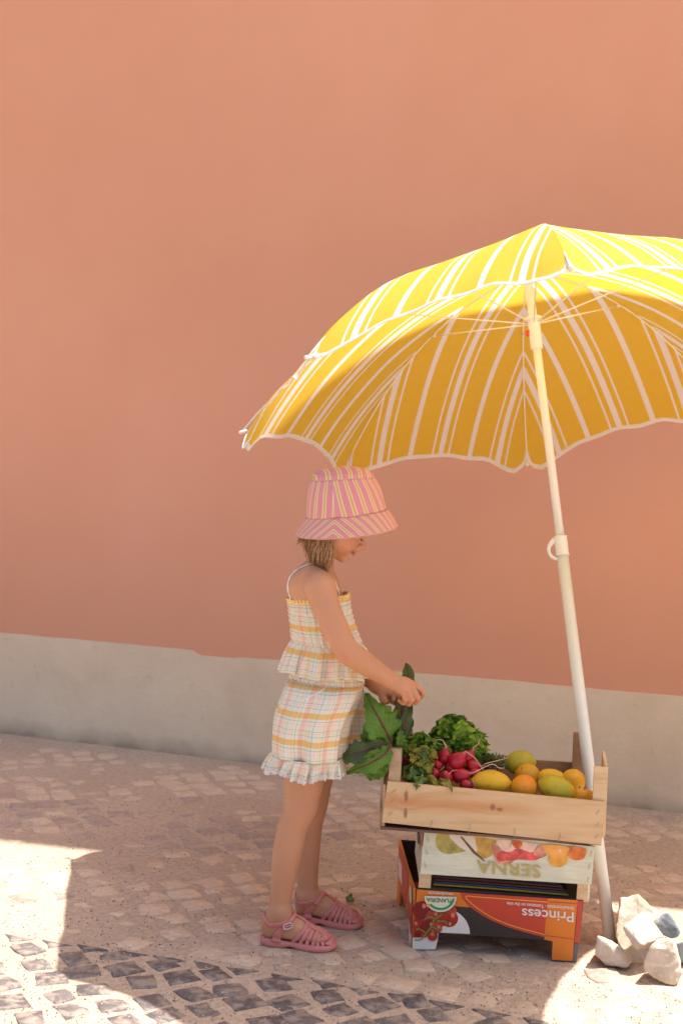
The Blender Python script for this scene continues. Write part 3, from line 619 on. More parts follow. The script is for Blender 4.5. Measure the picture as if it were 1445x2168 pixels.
# corner points: photo outline at the rock's own distance, plus its hidden back
def chunk(front, back, Yf, Yb): return [at(x, y, Yf+dy) for x, y, dy in front]+[at(x, y, Yb+dy) for x, y, dy in back]
hull_rock('rock', chunk([(1263, 1980, 0), (1259, 2022, 0), (1282, 2046, 0), (1328, 2050, -.02), (1339, 2036, 0), (1330, 2018, .02), (1300, 1998, 0)], [(1268, 1985, 0), (1290, 1990, 0), (1335, 2020, 0), (1270, 2030, 0)], 3.28, 3.37), M_ROCK, 'pale wedge shaped rock in front of the pole foot, leftmost of the rocks', 3)
hull_rock('rock', chunk([(1312, 1900, .05), (1350, 1895, .05), (1400, 1940, .04), (1302, 1980, 0), (1310, 2000, -.01), (1335, 2036, -.03), (1362, 2040, -.02), (1385, 2000, .0)], [(1320, 1905, 0), (1345, 1900, 0), (1405, 1950, 0), (1305, 1975, 0), (1400, 2010, 0), (1320, 2000, 0)], 3.36, 3.50), M_ROCK, 'largest pale rock, tallest of the pile and right behind the others', 11, .006)
hull_rock('rock', chunk([(1322, 1958, 0), (1360, 1928, .05), (1376, 1945, .05), (1402, 1982, .0), (1360, 2000, -.03), (1317, 1966, .0), (1345, 2015, -.02), (1398, 1990, .0)], [(1362, 1930, .02), (1398, 1975, .02), (1330, 1975, 0), (1360, 2005, 0)], 3.27, 3.34), M_ROCK, 'flat topped white rock leaning on the largest rock in the middle of the pile', 23, .0035)
hull_rock('rock', chunk([(1384, 1955, 0), (1404, 1932, .01), (1416, 1932, .01), (1438, 1972, 0), (1434, 1985, 0), (1420, 1988, 0), (1388, 1966, 0), (1400, 1980, 0)], [(1400, 1937, 0), (1420, 1936, 0), (1440, 1975, 0), (1400, 1975, 0)], 3.34, 3.41), M_ROCK2, 'small blue grey rock with a tan side, resting against the pale rocks', 31, .003)
hull_rock('rock', chunk([(1392, 1988, .02), (1408, 1985, .02), (1428, 1992, .01), (1436, 2020, 0), (1444, 2065, 0), (1426, 2089, -.01), (1380, 2070, 0), (1360, 2052, .01), (1362, 2030, .01), (1376, 2004, .01)], [(1405, 1988, 0), (1430, 2000, 0), (1440, 2050, .0), (1370, 2040, 0)], 3.18, 3.26), M_ROCK, 'tall triangular white rock, nearest to the right edge and in front of the pile', 43, .0045)
hull_rock('rock', chunk([(1424, 1998, 0), (1470, 1985, 0), (1490, 2010, 0), (1480, 2040, 0), (1440, 2040, 0), (1430, 2015, 0)], [(1430, 2000, 0), (1480, 1992, 0), (1485, 2030, 0), (1440, 2030, 0)], 3.30, 3.40), rock_mat('slate_rock', (.17, .19, .22), (.28, .32, .35), (.20, .18, .18)), 'dark slate slab cut by the right edge of the picture, beside the rocks', 51, .003)

# ------------------------------------------------------------------ fruit
def fruit_mat(name, a, b, spots, pore=520):
    t = NT(name); n = t.noise(14, 3); c = t.ramp(n, [(.35, a), (.65, b)]); sp_ = t.noise(70, 4)
    c = t.mix(t.math('MULTIPLY', t.ramp(sp_, [(.60, (0, 0, 0)), (.70, (1, 1, 1))]), spots), c, (.16, .08, .03)); t.color(c); t.rough(.42); t.bump(t.noise(pore, 2), .35, .0012)
    t.b.inputs['Specular IOR Level'].default_value = .35; t.b.inputs['Subsurface Weight'].default_value = .12; t.b.inputs['Subsurface Scale'].default_value = .006; return t.m
FM = {'lemon': fruit_mat('lemon_peel', (.74, .42, .02), (.80, .50, .03), .28), 'green': fruit_mat('greenish_lemon_peel', (.58, .43, .03), (.40, .36, .03), .30), 'orange': fruit_mat('orange_peel', (.76, .25, .015), (.80, .33, .02), .30), 'speck': fruit_mat('speckled_orange_peel', (.66, .34, .02), (.70, .27, .02), .85), 'pomelo': fruit_mat('yellow_orange_peel', (.74, .36, .02), (.78, .42, .03), .2)}
def fruit(name, cat, px, py, n, rx, ry, mat, label, kind='lemon', ang=0, yaw=0, group=None):
    c = onp(px, py, n); sc = F/((c-O)@fwd); a = rx/sc; b = ry/sc; U_, V_ = 40, 26; P = []
    for i in range(V_+1):
        th = math.pi*i/V_; row = []
        for j in range(U_):
            ph = 2*math.pi*j/U_; x = -math.cos(th); rr_ = math.sin(th)
            if kind == 'lemon':
                rad = rr_**.97; x2 = x+.075*math.copysign(max(0, abs(x)-.93)/.07, x) if abs(x) > .93 else x
            else: rad, x2 = rr_, x*.97-.03*math.copysign(math.exp(-(rr_/.18)**2), x)
            w = 1+.018*ns(x*2+px, math.cos(ph)*rr_*2, math.sin(ph)*rr_*2)+(.006*ns(x*7+px, math.cos(ph)*rr_*7, math.sin(ph)*7*rr_))
            row.append([x2*a*w, rad*math.cos(ph)*b*w, rad*math.sin(ph)*b*w])
        P.append(row)
    M_ = Matrix.Translation(Vector(c)) @ Matrix.Rotation(CY+yaw, 4, 'Z') @ Matrix.Rotation(-ang, 4, 'Y')
    mb = MB(); P = np.array(P); mb.grid(xf(M_, P.reshape(-1, 3)).reshape(P.shape), closed=True)
    root = empty(name, tuple(c-np.array([0, 0, b]))); tag(root, label, cat, group); mb.build('peel', mat, root, True)
    mb = MB(); e = xf(M_, [[-a*(1.08 if kind == 'lemon' else .945), 0, 0], [-a*(1.12 if kind == 'lemon' else .99), 0, 0]]); mb.tube([e[0], e[0]*.5+e[1]*.5, e[1]], [.0032, .003, .0014], 8); mb.build('stem_end', M_STEMB, root, True); return root
M_STEMB = simple('fruit_stem', (.22, .20, .06), .7)
LG, OG = 'lemons in the pine crate', 'oranges in the pine crate'
fruit('lemon', 'lemon', 1039, 1656, .03, 40, 25, FM['lemon'], 'smooth bright yellow lemon lying beside the radishes at the front board', 'lemon', -.03, .1, LG)
fruit('lemon', 'lemon', 1100, 1615, .14, 32, 26, FM['green'], 'green tinged yellow lemon on top of the fruit, highest of all', 'lemon', .1, .2, LG)
fruit('orange', 'orange', 1115, 1642, .10, 28, 25, FM['speck'], 'brown speckled orange wedged below the highest lemon', 'orange', .3, .5, OG)
fruit('orange', 'orange', 1108, 1668, .035, 30, 28, FM['orange'], 'deep orange fruit with dark scars touching the front board between two lemons', 'orange', .2, .8, OG)
fruit('lemon', 'lemon', 1167, 1650, .10, 32, 22, FM['lemon'], 'plain yellow lemon half hidden behind the greenish knobbed lemon', 'lemon', -.15, .2, LG)
fruit('lemon', 'lemon', 1178, 1672, .035, 40, 29, FM['green'], 'large greenish yellow lemon with its knob to the left, right of the deep orange fruit', 'lemon', -.35, -.1, LG)
fruit('orange', 'orange', 1212, 1654, .10, 26, 26, FM['pomelo'], 'round yellow orange fruit next to the umbrella pole', 'orange', .3, 2.2, OG)
fruit('lemon', 'lemon', 1237, 1688, .022, 22, 17, FM['speck'], 'small dull yellow lemon in the right front corner of the crate', 'lemon', .1, .3, LG)

# ------------------------------------------------------------------ leaves
def leaf_mat(name, a, b, vein, transl=.3, rough=.45, vs=.5):
    t = NT(name); uv = t.new('ShaderNodeTexCoord').outputs['UV']; sp = t.new('ShaderNodeSeparateXYZ'); t.link(uv, sp.inputs[0])
    n = t.noise(22, 5); c = t.ramp(n, [(.35, a), (.65, b)])
    off = t.math('ABSOLUTE', t.math('SUBTRACT', sp.outputs[0], .5)); mid_ = t.ramp(off, [(.0, (1, 1, 1)), (.022, (1, 1, 1)), (.04, (0, 0, 0))])
    w = t.math('ADD', t.math('MULTIPLY', sp.outputs[1], 9.), t.math('MULTIPLY', off, -7.)); fr_ = t.math('ABSOLUTE', t.math('SUBTRACT', t.math('FRACT', w), .5))
    sv = t.math('MULTIPLY', t.ramp(fr_, [(.0, (1, 1, 1)), (.05, (.6, .6, .6)), (.1, (0, 0, 0))]), vs)
    c = t.mix(mid_, t.mix(sv, c, vein), vein); t.color(c); t.rough(rough); t.bump(t.math('ADD', t.noise(60, 4), t.math('MULTIPLY', fr_, 1.5)), .35, .004); t.translucent(c, transl); return t.m
M_BEET = leaf_mat('beet_leaf_green', (.085, .22, .015), (.15, .34, .03), (.16, .05, .04)); M_BEETD = leaf_mat('beet_leaf_dark', (.05, .085, .025), (.085, .16, .03), (.16, .03, .035), .25)
M_BEETO = leaf_mat('beet_leaf_olive', (.09, .10, .015), (.12, .17, .02), (.12, .04, .02), .25); M_STALK = simple('beet_stalk', (.16, .018, .035), .4, .3)
M_LET = leaf_mat('lettuce_green', (.17, .36, .018), (.36, .56, .05), (.28, .42, .12), .35, .4, .2); M_LET2 = leaf_mat('lettuce_deep_green', (.09, .21, .014), (.17, .33, .025), (.2, .3, .08), .3, .4, .2)
M_RADL = leaf_mat('wilted_radish_leaf', (.34, .36, .04), (.50, .42, .07), (.5, .48, .18), .35, .5, .3); M_RADG = leaf_mat('radish_leaf', (.13, .24, .04), (.24, .36, .08), (.45, .50, .30), .35, .45, .5)
def leaf(name, pts, widths, mat, parent, up=(0, -1, 0), ruffle=.003, rf=9, cup=.15, nu=15, nv=44, edge=.11, seed=0, th=.0007):
    """blade along the 3-D midrib pts; widths at equal steps; `up` faces out of the blade"""
    Q = spline(pts, nv+1); wv_ = np.interp(np.linspace(0, 1, nv+1), np.linspace(0, 1, len(widths)), widths); T_ = np.gradient(Q, axis=0); P = np.zeros((nv+1, nu, 3)); UV = np.zeros((nv+1, nu, 2)); L_ = 0
    for i in range(nv+1):
        tt = unit(T_[i]); sd_ = unit(np.cross(tt, np.asarray(up, float))); nn = unit(np.cross(sd_, tt)); L_ = i/nv
        for j in range(nu):
            q = j/(nu-1)*2-1; w = wv_[i]*(1+edge*(abs(math.sin(L_*23+seed+q))*1.4-.7+ns(L_*9+seed, q*2)*2.0)*abs(q)**3)
            lift = cup*wv_[i]*abs(q)**1.5+ruffle*abs(q)**2*math.sin(L_*rf*math.pi+seed*1.7+(2.1 if q > 0 else 0))+ruffle*.8*ns(L_*5+seed, q*3, 2)*(.2+abs(q))
            P[i, j] = Q[i]+sd_*q*w+nn*lift+tt*(-abs(q)*wv_[i]*.12); UV[i, j] = (j/(nu-1), L_)
    mb = MB(); mb.grid(P, UV); o = mb.build(name, mat, parent, True); solidify(o, th); return o, Q
beet = empty('beet_leaf_bunch', tuple(at(822, 1580, 3.42))); tag(beet, 'bunch of broad beet leaves with dark red stalks, held at the crate', 'leafy vegetable')
def bleaf(px, wpx, mat, up=(0, -1, 0), stalk=True, sr=.0028, **kw):
    pts = [at(x, y, Y) for x, y, Y in px]; sc = F/px[0][2]; o, Q = leaf('leaf', pts, [w/sc for w in wpx], mat, beet, up, **kw)
    if stalk:
        mb = MB(); Qs = Q+0; n_ = unit(np.asarray(up, float))*.0008; mb.tube([q+n_ for q in Qs[:int(len(Qs)*.88)]], list(np.linspace(sr, .0004, int(len(Qs)*.88))), 6); mb.build('midrib', M_STALK, o, True)
    return o
bleaf([(828, 1572, 3.37), (815, 1545, 3.36), (798, 1515, 3.35), (783, 1488, 3.36), (771, 1466, 3.38)], [4, 20, 38, 38, 29, 19, 8, 1], M_BEET, (.25, -1, .25), ruffle=.008, rf=6, cup=.10, seed=1, edge=.2)
bleaf([(815, 1548, 3.365), (792, 1552, 3.36), (778, 1562, 3.36), (770, 1590, 3.37)], [2, 14, 20, 18, 12, 3], M_BEET, (-.2, -1, .1), stalk=False, ruffle=.004, rf=5, seed=6)
bleaf([(826, 1576, 3.36), (800, 1580, 3.34), (770, 1590, 3.33), (742, 1598, 3.33), (724, 1600, 3.34)], [3, 9, 15, 21, 23, 20, 5], M_BEETD, (.1, -1, .6), ruffle=.004, rf=4, cup=.22, seed=2, edge=.2)
bleaf([(828, 1578, 3.35), (812, 1598, 3.33), (785, 1615, 3.32), (755, 1628, 3.33), (733, 1636, 3.34)], [3, 12, 22, 22, 15, 8, 2], M_BEET, (.3, -1, .1), ruffle=.006, rf=5, cup=.12, seed=3, edge=.22)
bleaf([(818, 1600, 3.345), (806, 1618, 3.34), (792, 1636, 3.345), (780, 1650, 3.35)], [4, 14, 20, 20, 14, 4], M_BEET, (0, -1, .3), stalk=False, ruffle=.007, rf=6, seed=8)
bleaf([(832, 1575, 3.42), (845, 1540, 3.40), (852, 1500, 3.40), (860, 1455, 3.41), (864, 1425, 3.42), (858, 1404, 3.43)], [3, 14, 22, 20, 14, 15, 12, 1], M_BEETO, (.25, -1, 0), ruffle=.004, rf=6, cup=.05, seed=4)
bleaf([(840, 1575, 3.38), (852, 1545, 3.37), (862, 1515, 3.37), (868, 1490, 3.38)], [2, 11, 15, 13, 9, 6], M_BEETD, (-.3, -1, 0), ruffle=.003, rf=4, seed=5)
bleaf([(846, 1580, 3.40), (853, 1562, 3.40), (864, 1540, 3.40), (874, 1523, 3.41)], [2, 5, 8, 9, 7, 2], M_BEETD, (.2, -1, .2), ruffle=.001, cup=.5, seed=7)
for k in range(9):
    x0, y0 = 832+random.uniform(-4, 14), 1585+random.uniform(-4, 8); x1, y1 = 846+random.uniform(-14, 22), 1548+random.uniform(-8, 30); Y_ = 3.375+random.uniform(-.02, .05)
    bleaf([(x0, y0, Y_), ((x0+x1)/2+random.uniform(-5, 5), (y0+y1)/2, Y_-.01), (x1, y1, Y_+random.uniform(-.02, .02))], [3, 8, 12, 11, 6, 1], random.choice((M_BEETD, M_BEETD, M_BEET)), (random.uniform(-.6, .6), -1, random.uniform(0, .5)), stalk=False, ruffle=.006, seed=20+k, nv=14, nu=9)
for k in range(6):
    mb = MB(); mb.tube(spline([at(826+k*4, 1578+random.uniform(-3, 3), 3.37+.01*k), at(836+k*3, 1600, 3.39), at(870+k*6, 1640, 3.43+.01*k)], 10), .003, 6); mb.build('stalk', M_STALK, beet, True)
# frilly lettuce
def frill(root, base, tip, w, mat, up, seed, amp=.010):
    pts = [base, base*.5+tip*.5+np.asarray(up)*.012, tip]
    leaf('leaf', pts, [w*.25, w*.55, w*.85, w, w*.95, w*.7, w*.35], mat, root, up, ruffle=amp*1.25, rf=8+seed % 4, cup=.25, nu=21, nv=34, edge=.38, seed=seed)
for (cx, cy, n0, rx, ry, N, lab) in ((896, 1596, .15, 60, 58, 50, 'bright green frilly lettuce behind the left radishes'), (966, 1586, .18, 66, 84, 70, 'taller frilly lettuce standing at the back board, right of the other')):
    base = onp(cx, cy+45, n0); root = empty('lettuce', tuple(base)); tag(root, lab, 'lettuce', 'lettuces in the pine crate')
    for k in range(N):
        a = rng.uniform(math.pi*.02, math.pi*.98); rr_ = rng.uniform(.45, 1.0)**.6
        tx, ty = cx+rx*math.cos(a)*rr_, cy+20-ry*math.sin(a)*rr_*1.05-10
        n1 = n0+rng.uniform(-.07, .05)
        tip = onp(tx, ty, n1); b_ = base*.55+tip*.45+np.array([0, 0, -.02])
        up = unit([rng.normal(0, .6), -1+rng.normal(0, .3), rng.uniform(.1, 1.0)])
        frill(root, b_, tip, rng.uniform(.020, .034), M_LET if rng.random() < .6 else M_LET2, up, k, rng.uniform(.006, .011))
    # radish-top fronds
# radishes: each with its root tail
def rad_mat():
    t = NT('radish_skin'); sp = t.new('ShaderNodeSeparateXYZ'); t.link(t.new('ShaderNodeTexCoord').outputs['UV'], sp.inputs[0])
    c = t.ramp(t.noise(40, 4), [(.35, (.38, .008, .022)), (.65, (.52, .018, .040))]); c = t.mix(t.ramp(sp.outputs[1], [(.0, (0, 0, 0)), (.80, (0, 0, 0)), (1., (.55, .55, .55))]), c, (.75, .42, .40)); t.color(c); t.rough(.32); t.bump(t.noise(150, 3), .15, .001); return t.m
M_RAD = rad_mat(); M_TAIL = simple('radish_root_tail', (.72, .45, .38), .6)
def radish(px, py, n, r, dirx, diry, tail, label, el=1.25):
    c = onp(px, py, n); sc = F/((c-O)@fwd); R_ = r/sc; d = unit(cu*dirx+np.array([0, 0, -diry])+cn*(-.15)); prof = [(-1.0, .10), (-.93, .42), (-.75, .72), (-.4, .96), (0, 1.), (.4, .90), (.75, .66), (1.0, .38), (1.2, .20), (1.42, .10)]
    root = empty('radish', tuple(c-np.array([0, 0, R_]))); tag(root, label, 'radish', 'radishes in the pine crate')
    mb = MB(); xs_ = spline(prof, 22); mb.tube([c+d*R_*x*el*.9 for x, _ in xs_], [max(.0006, R_*y) for _, y in xs_], 18); mb.build('root', M_RAD, root, True)
    p0 = c+d*R_*1.35*el*.9; T_ = [p0]+[onp(x, y, n-.012) for x, y in tail]; mb = MB(); q = spline(T_, 18); mb.tube(q, list(np.linspace(.0016, .0005, 18)), 5); mb.build('root_tail', M_TAIL, root, True)
    mb = MB()
    for k in range(3): mb.tube([c-d*R_*.85*el, c-d*R_*(1.1+.15*k)*el+np.array([.002*k, 0, .003*k])], .0018, 5)
    mb.build('leaf_stub', simple('stub_%d' % px, (.24, .28, .05), .6), root, True)
radish(911, 1598, .085, 15, -1, -.3, [(890, 1585)], 'dark red radish lying highest at the left of the bunch', 1.2)
radish(941, 1602, .08, 14, .0, -1, [(944, 1582), (936, 1567), (922, 1568), (918, 1580)], 'radish with its thin root looping up and over to the left')
radish(968, 1611, .055, 18, .45, -.6, [(990, 1594), (1005, 1606), (1018, 1624), (1025, 1632)], 'biggest radish, in the centre of the bunch on top')
radish(990, 1603, .09, 14, .5, -.8, [(1000, 1584), (1012, 1574), (1015, 1562)], 'radish behind the biggest one, its root rising over the lettuce')
radish(1001, 1622, .07, 13, 1, -.1, [(1030, 1616), (1062, 1608), (1075, 1604)], 'radish between the biggest one and the lemons')
radish(917, 1640, .045, 13, -.8, .5, [(900, 1649)], 'small radish with a pointed end low on the left side')
radish(943, 1646, .025, 15, 0, -.15, [(948, 1640), (957, 1632), (968, 1630)], 'upright oval radish touching the front board with a pale root across it', 1.15)
radish(975, 1643, .035, 16, .9, -.35, [(1010, 1632), (1040, 1618), (1056, 1626), (1068, 1626)], 'radish pointing right with a long pale root over the big lemon')
radish(986, 1662, .02, 12, .9, .0, [(1000, 1654), (1006, 1666)], 'radish sunk lowest behind the front board, left of the lemon')
radish(1005, 1638, .055, 12, 1, .0, [(1028, 1631), (1050, 1630)], 'radish half under its neighbours, close to the big lemon')
radish(926, 1622, .07, 12, -.6, -.5, [(912, 1612)], 'radish between the highest one and the small pointed one, its tip up to the left')
radish(955, 1628, .06, 12, .3, .9, [(960, 1644)], 'small radish below the looped one, tip down')
tops = empty('radish_leaves', tuple(onp(890, 1640, .06))); tag(tops, 'crumpled yellow green radish leaves in the left front corner of the crate', 'radish leaves')
def rl(p0, p1, n0, n1, w, mat, seed, up=None, sag=0):
    a, b = onp(*p0, n0), onp(*p1, n1); m_ = a*.5+b*.5+np.array([0, 0, .010]); up = up or unit([rng.normal(0, .4), -1, rng.uniform(.2, .9)])
    leaf('leaf', [a, m_, b], [w*.3, w*.6, w, w*.9, w*.6, w*.1], mat, tops, up, ruffle=.006, rf=5, cup=.3, nu=11, nv=20, edge=.10, seed=seed)
for k in range(34):
    x0, y0 = rng.uniform(860, 903), rng.uniform(1598, 1662); a = rng.uniform(0, 6.28); l = rng.uniform(12, 26); n_ = rng.uniform(.02, .09)
    x1, y1 = max(852, min(945, x0+l*math.cos(a))), max(1590, min(1670, y0+l*math.sin(a)*.8)); rl((x0, y0), (x1, y1), n_, n_-.012, rng.uniform(.009, .017), M_RADL if rng.random() < .6 else M_RADG, k)
rl((900, 1640), (876, 1664), .02, -.034, .011, M_RADG, 101); rl((890, 1634), (862, 1652), .02, .0, .012, M_RADG, 102); rl((905, 1648), (880, 1672), .0, -.037, .009, M_RADG, 107)
rl((930, 1656), (957, 1676), -.005, -.0385, .010, M_RADL, 103); rl((905, 1655), (925, 1664), .0, -.03, .009, M_RADL, 104); rl((930, 1585), (955, 1606), .10, .08, .012, M_RADL, 105); rl((905, 1582), (922, 1590), .10, .08, .010, M_RADL, 106)
for k in range(9):
    x0, y0 = rng.uniform(925, 985), rng.uniform(1615, 1636); a = rng.uniform(0, 6.28); rl((x0, y0), (x0+16*math.cos(a), y0+12*math.sin(a)), .10, .095, .011, M_RADL if k % 3 else M_RADG, 120+k)
fr_ = empty('carrot_fronds', tuple(onp(1040, 1620, .12))); tag(fr_, 'feathery green herb sprigs between the radishes and the greenish lemon', 'herbs')
M_FROND = simple('frond_green', (.10, .16, .03), .6, transl=.2); M_FROND2 = simple('frond_pale', (.30, .30, .08), .6)
mb = MB(); mb3 = MB()
for k in range(26):
    a, b = onp(rng.uniform(1010, 1030), rng.uniform(1605, 1635), .12), onp(rng.uniform(1030, 1076), rng.uniform(1598, 1640), rng.uniform(.07, .14)); q = spline([a, a*.5+b*.5+[0, 0, .006], b], 12); mb3.tube(q, .0007, 4)
    for i in range(2, 12):
        for s_ in range(5):
            d_ = unit(rng.normal(0, 1, 3))*rng.uniform(.004, .011); u_ = unit(np.cross(d_, rng.normal(0, 1, 3)))*.0014; mb.ngon([q[i], q[i]+d_*.5+u_, q[i]+d_, q[i]+d_*.5-u_])
mb.build('leaflets', M_FROND, fr_, True)['kind'] = 'stuff'; mb3.build('stems', M_FROND2, fr_, True)['kind'] = 'stuff'
# fallen leaf scraps
def scrap(x, y, w, mat, lab, seed, r=0):
    p = ground(x, y, .008); d_ = np.array([math.cos(r), math.sin(r), 0]); o, _ = leaf('fallen_leaf', [p-d_*w, p+[0, 0, .008], p+d_*w+[0, 0, .006]], [w*.3, w*.9, w*1.1, w*.7, w*.2], mat, None, (0, -.5, 1), ruffle=.006, rf=4, cup=.3, nu=9, nv=12, edge=.25, seed=seed); return tag(o, lab, 'leaf', 'leaf scraps fallen on the paving')
scrap(742, 1908, .011, M_RADG, 'curled green leaf scrap on the paving just beyond the toe of the far sandal', 3, .8)
scrap(693, 1690, .010, M_RADL, 'yellowish leaf scrap on the paving behind the knee of the far leg', 5, .3)

# ------------------------------------------------------------------ the child: one continuous body grown from blended volumes
class SDF:
    def __init__(s, lo, hi, h):
        s.lo = np.array(lo, float); s.h = h; s.n = np.ceil((np.array(hi)-s.lo)/h).astype(int)+1; s.D = np.full(s.n, .06, np.float32)
    def block(s, lo, hi, m):
        a = np.clip(np.floor((np.array(lo)-m-s.lo)/s.h).astype(int), 0, s.n-1); b = np.clip(np.ceil((np.array(hi)+m-s.lo)/s.h).astype(int)+1, 1, s.n)
        sl = tuple(slice(x, y) for x, y in zip(a, b)); g = np.meshgrid(*[s.lo[k]+s.h*np.arange(a[k], b[k]) for k in range(3)], indexing='ij', sparse=True)
        return sl, g
    def put(s, sl, d, k, sub=False):
        A = s.D[sl]
        if sub: d = -d; hh = np.clip(.5-.5*(d-A)/k*-1, 0, 1) if False else None; hh = np.clip(.5+.5*(d-A)/k, 0, 1); s.D[sl] = (A+(d-A)*hh+k*hh*(1-hh)).astype(np.float32)
        else: hh = np.clip(.5+.5*(A-d)/k, 0, 1); s.D[sl] = (A+(d-A)*hh-k*hh*(1-hh)).astype(np.float32)
    def cone(s, a, b, ra, rb, k=.01, flat=None, fs=1., sub=False):
        a = np.array(a, float); b = np.array(b, float); R_ = max(ra, rb); sl, g = s.block(np.minimum(a, b)-R_, np.maximum(a, b)+R_, .03)
        d = b-a; L2 = d@d+1e-12; p = [g[i]-a[i] for i in range(3)]; tt = np.clip((p[0]*d[0]+p[1]*d[1]+p[2]*d[2])/L2, 0, 1)
        v = [p[i]-tt*d[i] for i in range(3)]; q2 = v[0]**2+v[1]**2+v[2]**2
        if flat is not None: f = unit(flat); dt = v[0]*f[0]+v[1]*f[1]+v[2]*f[2]; q2 = q2+(fs*fs-1)*dt*dt
        s.put(sl, np.sqrt(q2)-(ra+(rb-ra)*tt), k, sub)
    def limb(s, pts, rs, k=.01):
        n = (len(pts)-1)*5+1; P = spline(pts, n); R_ = spline([[q, 0, 0] for q in rs], n)[:, 0]; s.cone(P[0], P[1], R_[0], R_[1], k)
        for i in range(1, n-1): s.cone(P[i], P[i+1], R_[i], R_[i+1], .004)
    def chain(s, pts, rs, k=.01, **kw):
        for i in range(len(pts)-1): s.cone(pts[i], pts[i+1], rs[i], rs[i+1], k if i == 0 else min(k, .006) if kw.get('tight') else k, **{a: b for a, b in kw.items() if a != 'tight'})
    def ell(s, c, r, k=.01, R=None, sub=False):
        c = np.array(c, float); r = np.array(r, float); R = np.eye(3) if R is None else R; m = r.max(); sl, g = s.block(c-m, c+m, .03)
        p = [g[i]-c[i] for i in range(3)]; q = [R[0][j]*p[0]+R[1][j]*p[1]+R[2][j]*p[2] for j in range(3)]     # columns of R = local axes
        k0 = np.sqrt((q[0]/r[0])**2+(q[1]/r[1])**2+(q[2]/r[2])**2); k1 = np.sqrt((q[0]/r[0]**2)**2+(q[1]/r[1]**2)**2+(q[2]/r[2]**2)**2)+1e-9
        s.put(sl, k0*(k0-1)/k1, k, sub)
    def val(s, P):
        q = (np.asarray(P, float)-s.lo)/s.h; i = np.clip(np.floor(q).astype(int), 0, s.n-2); f = q-i; r = 0
        for dx in (0, 1):
            for dy in (0, 1):
                for dz in (0, 1):
                    w = (f[..., 0] if dx else 1-f[..., 0])*(f[..., 1] if dy else 1-f[..., 1])*(f[..., 2] if dz else 1-f[..., 2]); r = r+w*s.D[i[..., 0]+dx, i[..., 1]+dy, i[..., 2]+dz]
        return r
    def grad(s, P):
        e = s.h; P = np.asarray(P, float); G = np.stack([s.val(P+np.eye(3)[k]*e)-s.val(P-np.eye(3)[k]*e) for k in range(3)], -1); return G/(np.linalg.norm(G, axis=-1, keepdims=True)+1e-9)
    def snap(s, P, off=0):
        P = np.array(P, float)
        for _ in range(6): P = P-s.grad(P)*(s.val(P)-off)[..., None]
        return P
    def nets(s):
        D = s.D; ins = D < 0; nx, ny, nz = D.shape; c = np.zeros((nx-1, ny-1, nz-1), np.int8)
        for a in (0, 1):
            for b in (0, 1):
                for d in (0, 1): c += ins[a:nx-1+a, b:ny-1+b, d:nz-1+d]
        I = np.argwhere((c > 0) & (c < 8)); id_ = np.full(c.shape, -1, np.int32); id_[tuple(I.T)] = np.arange(len(I))
        acc = np.zeros((len(I), 3)); cnt = np.zeros(len(I)); cor = [(a, b, d) for a in (0, 1) for b in (0, 1) for d in (0, 1)]
        for u in cor:
            for k in range(3):
                if u[k]: continue
                v = list(u); v[k] = 1; du = D[I[:, 0]+u[0], I[:, 1]+u[1], I[:, 2]+u[2]]; dv = D[I[:, 0]+v[0], I[:, 1]+v[1], I[:, 2]+v[2]]; m = (du < 0) != (dv < 0)
                t_ = du[m]/(du[m]-dv[m]); p = np.array(u, float)[None]+np.zeros((m.sum(), 3)); p[:, k] += t_; acc[m] += p; cnt[m] += 1
        V = s.lo+s.h*(I+acc/cnt[:, None]); Fs = []
        for k in range(3):
            sh = [slice(1, -1)]*3; sh[k] = slice(0, -1)
            a = ins[tuple(sh)]; sh2 = list(sh); sh2[k] = slice(1, None); b = ins[tuple(sh2)]
            E_ = np.argwhere(a != b); off = np.array([1, 1, 1]); off[k] = 0; E_ = E_+off; i1, i2 = (k+1) % 3, (k+2) % 3
            def g(d1, d2): q = E_.copy(); q[:, i1] -= d1; q[:, i2] -= d2; return id_[q[:, 0], q[:, 1], q[:, 2]]
            f = np.stack([g(1, 1), g(0, 1), g(0, 0), g(1, 0)], 1); flip = ~ins[E_[:, 0], E_[:, 1], E_[:, 2]]; f[flip] = f[flip][:, ::-1]; Fs.append(f)
        return V, np.concatenate(Fs)

YN, YF_ = 3.355, 3.53       # near (right) and far (left) leg distances
yc = 3.43
child = empty('person', tuple(at(650, 1990, 3.44)*[1, 1, 0])); tag(child, 'young child in striped bucket hat and checked shorts set reaching towards the crate', 'person')
B = SDF((-.32, 3.22, -.005), (.26, 3.66, 1.13), .0023)
A_ = lambda x, y, Y: at(x, y, Y)
# legs (near, then far)
B.limb([A_(668, 1500, YN+.03), A_(650, 1590, YN+.015), A_(643, 1650, YN+.008), A_(634, 1712, YN), A_(619, 1752, YN), A_(610, 1795, YN), A_(601, 1850, YN), A_(594, 1900, YN), A_(592, 1935, YN)], [.064, .054, .0470, .0370, .0345, .0345, .0295, .0248, .0252], .02)
B.ell(A_(647, 1710, YN-.002), (.019, .022, .026), .018)
B.limb([A_(688, 1500, 3.49), A_(672, 1600, 3.505), A_(666, 1650, 3.515), A_(661, 1706, YF_-.005), A_(655, 1745, YF_), A_(651, 1790, YF_), A_(650, 1840, YF_), A_(651, 1878, YF_), A_(650, 1902, YF_)], [.060, .050, .0435, .0350, .0318, .0310, .0270, .0240, .0246], .02)
B.ell(A_(672, 1702, YF_-.004), (.017, .020, .024), .018)
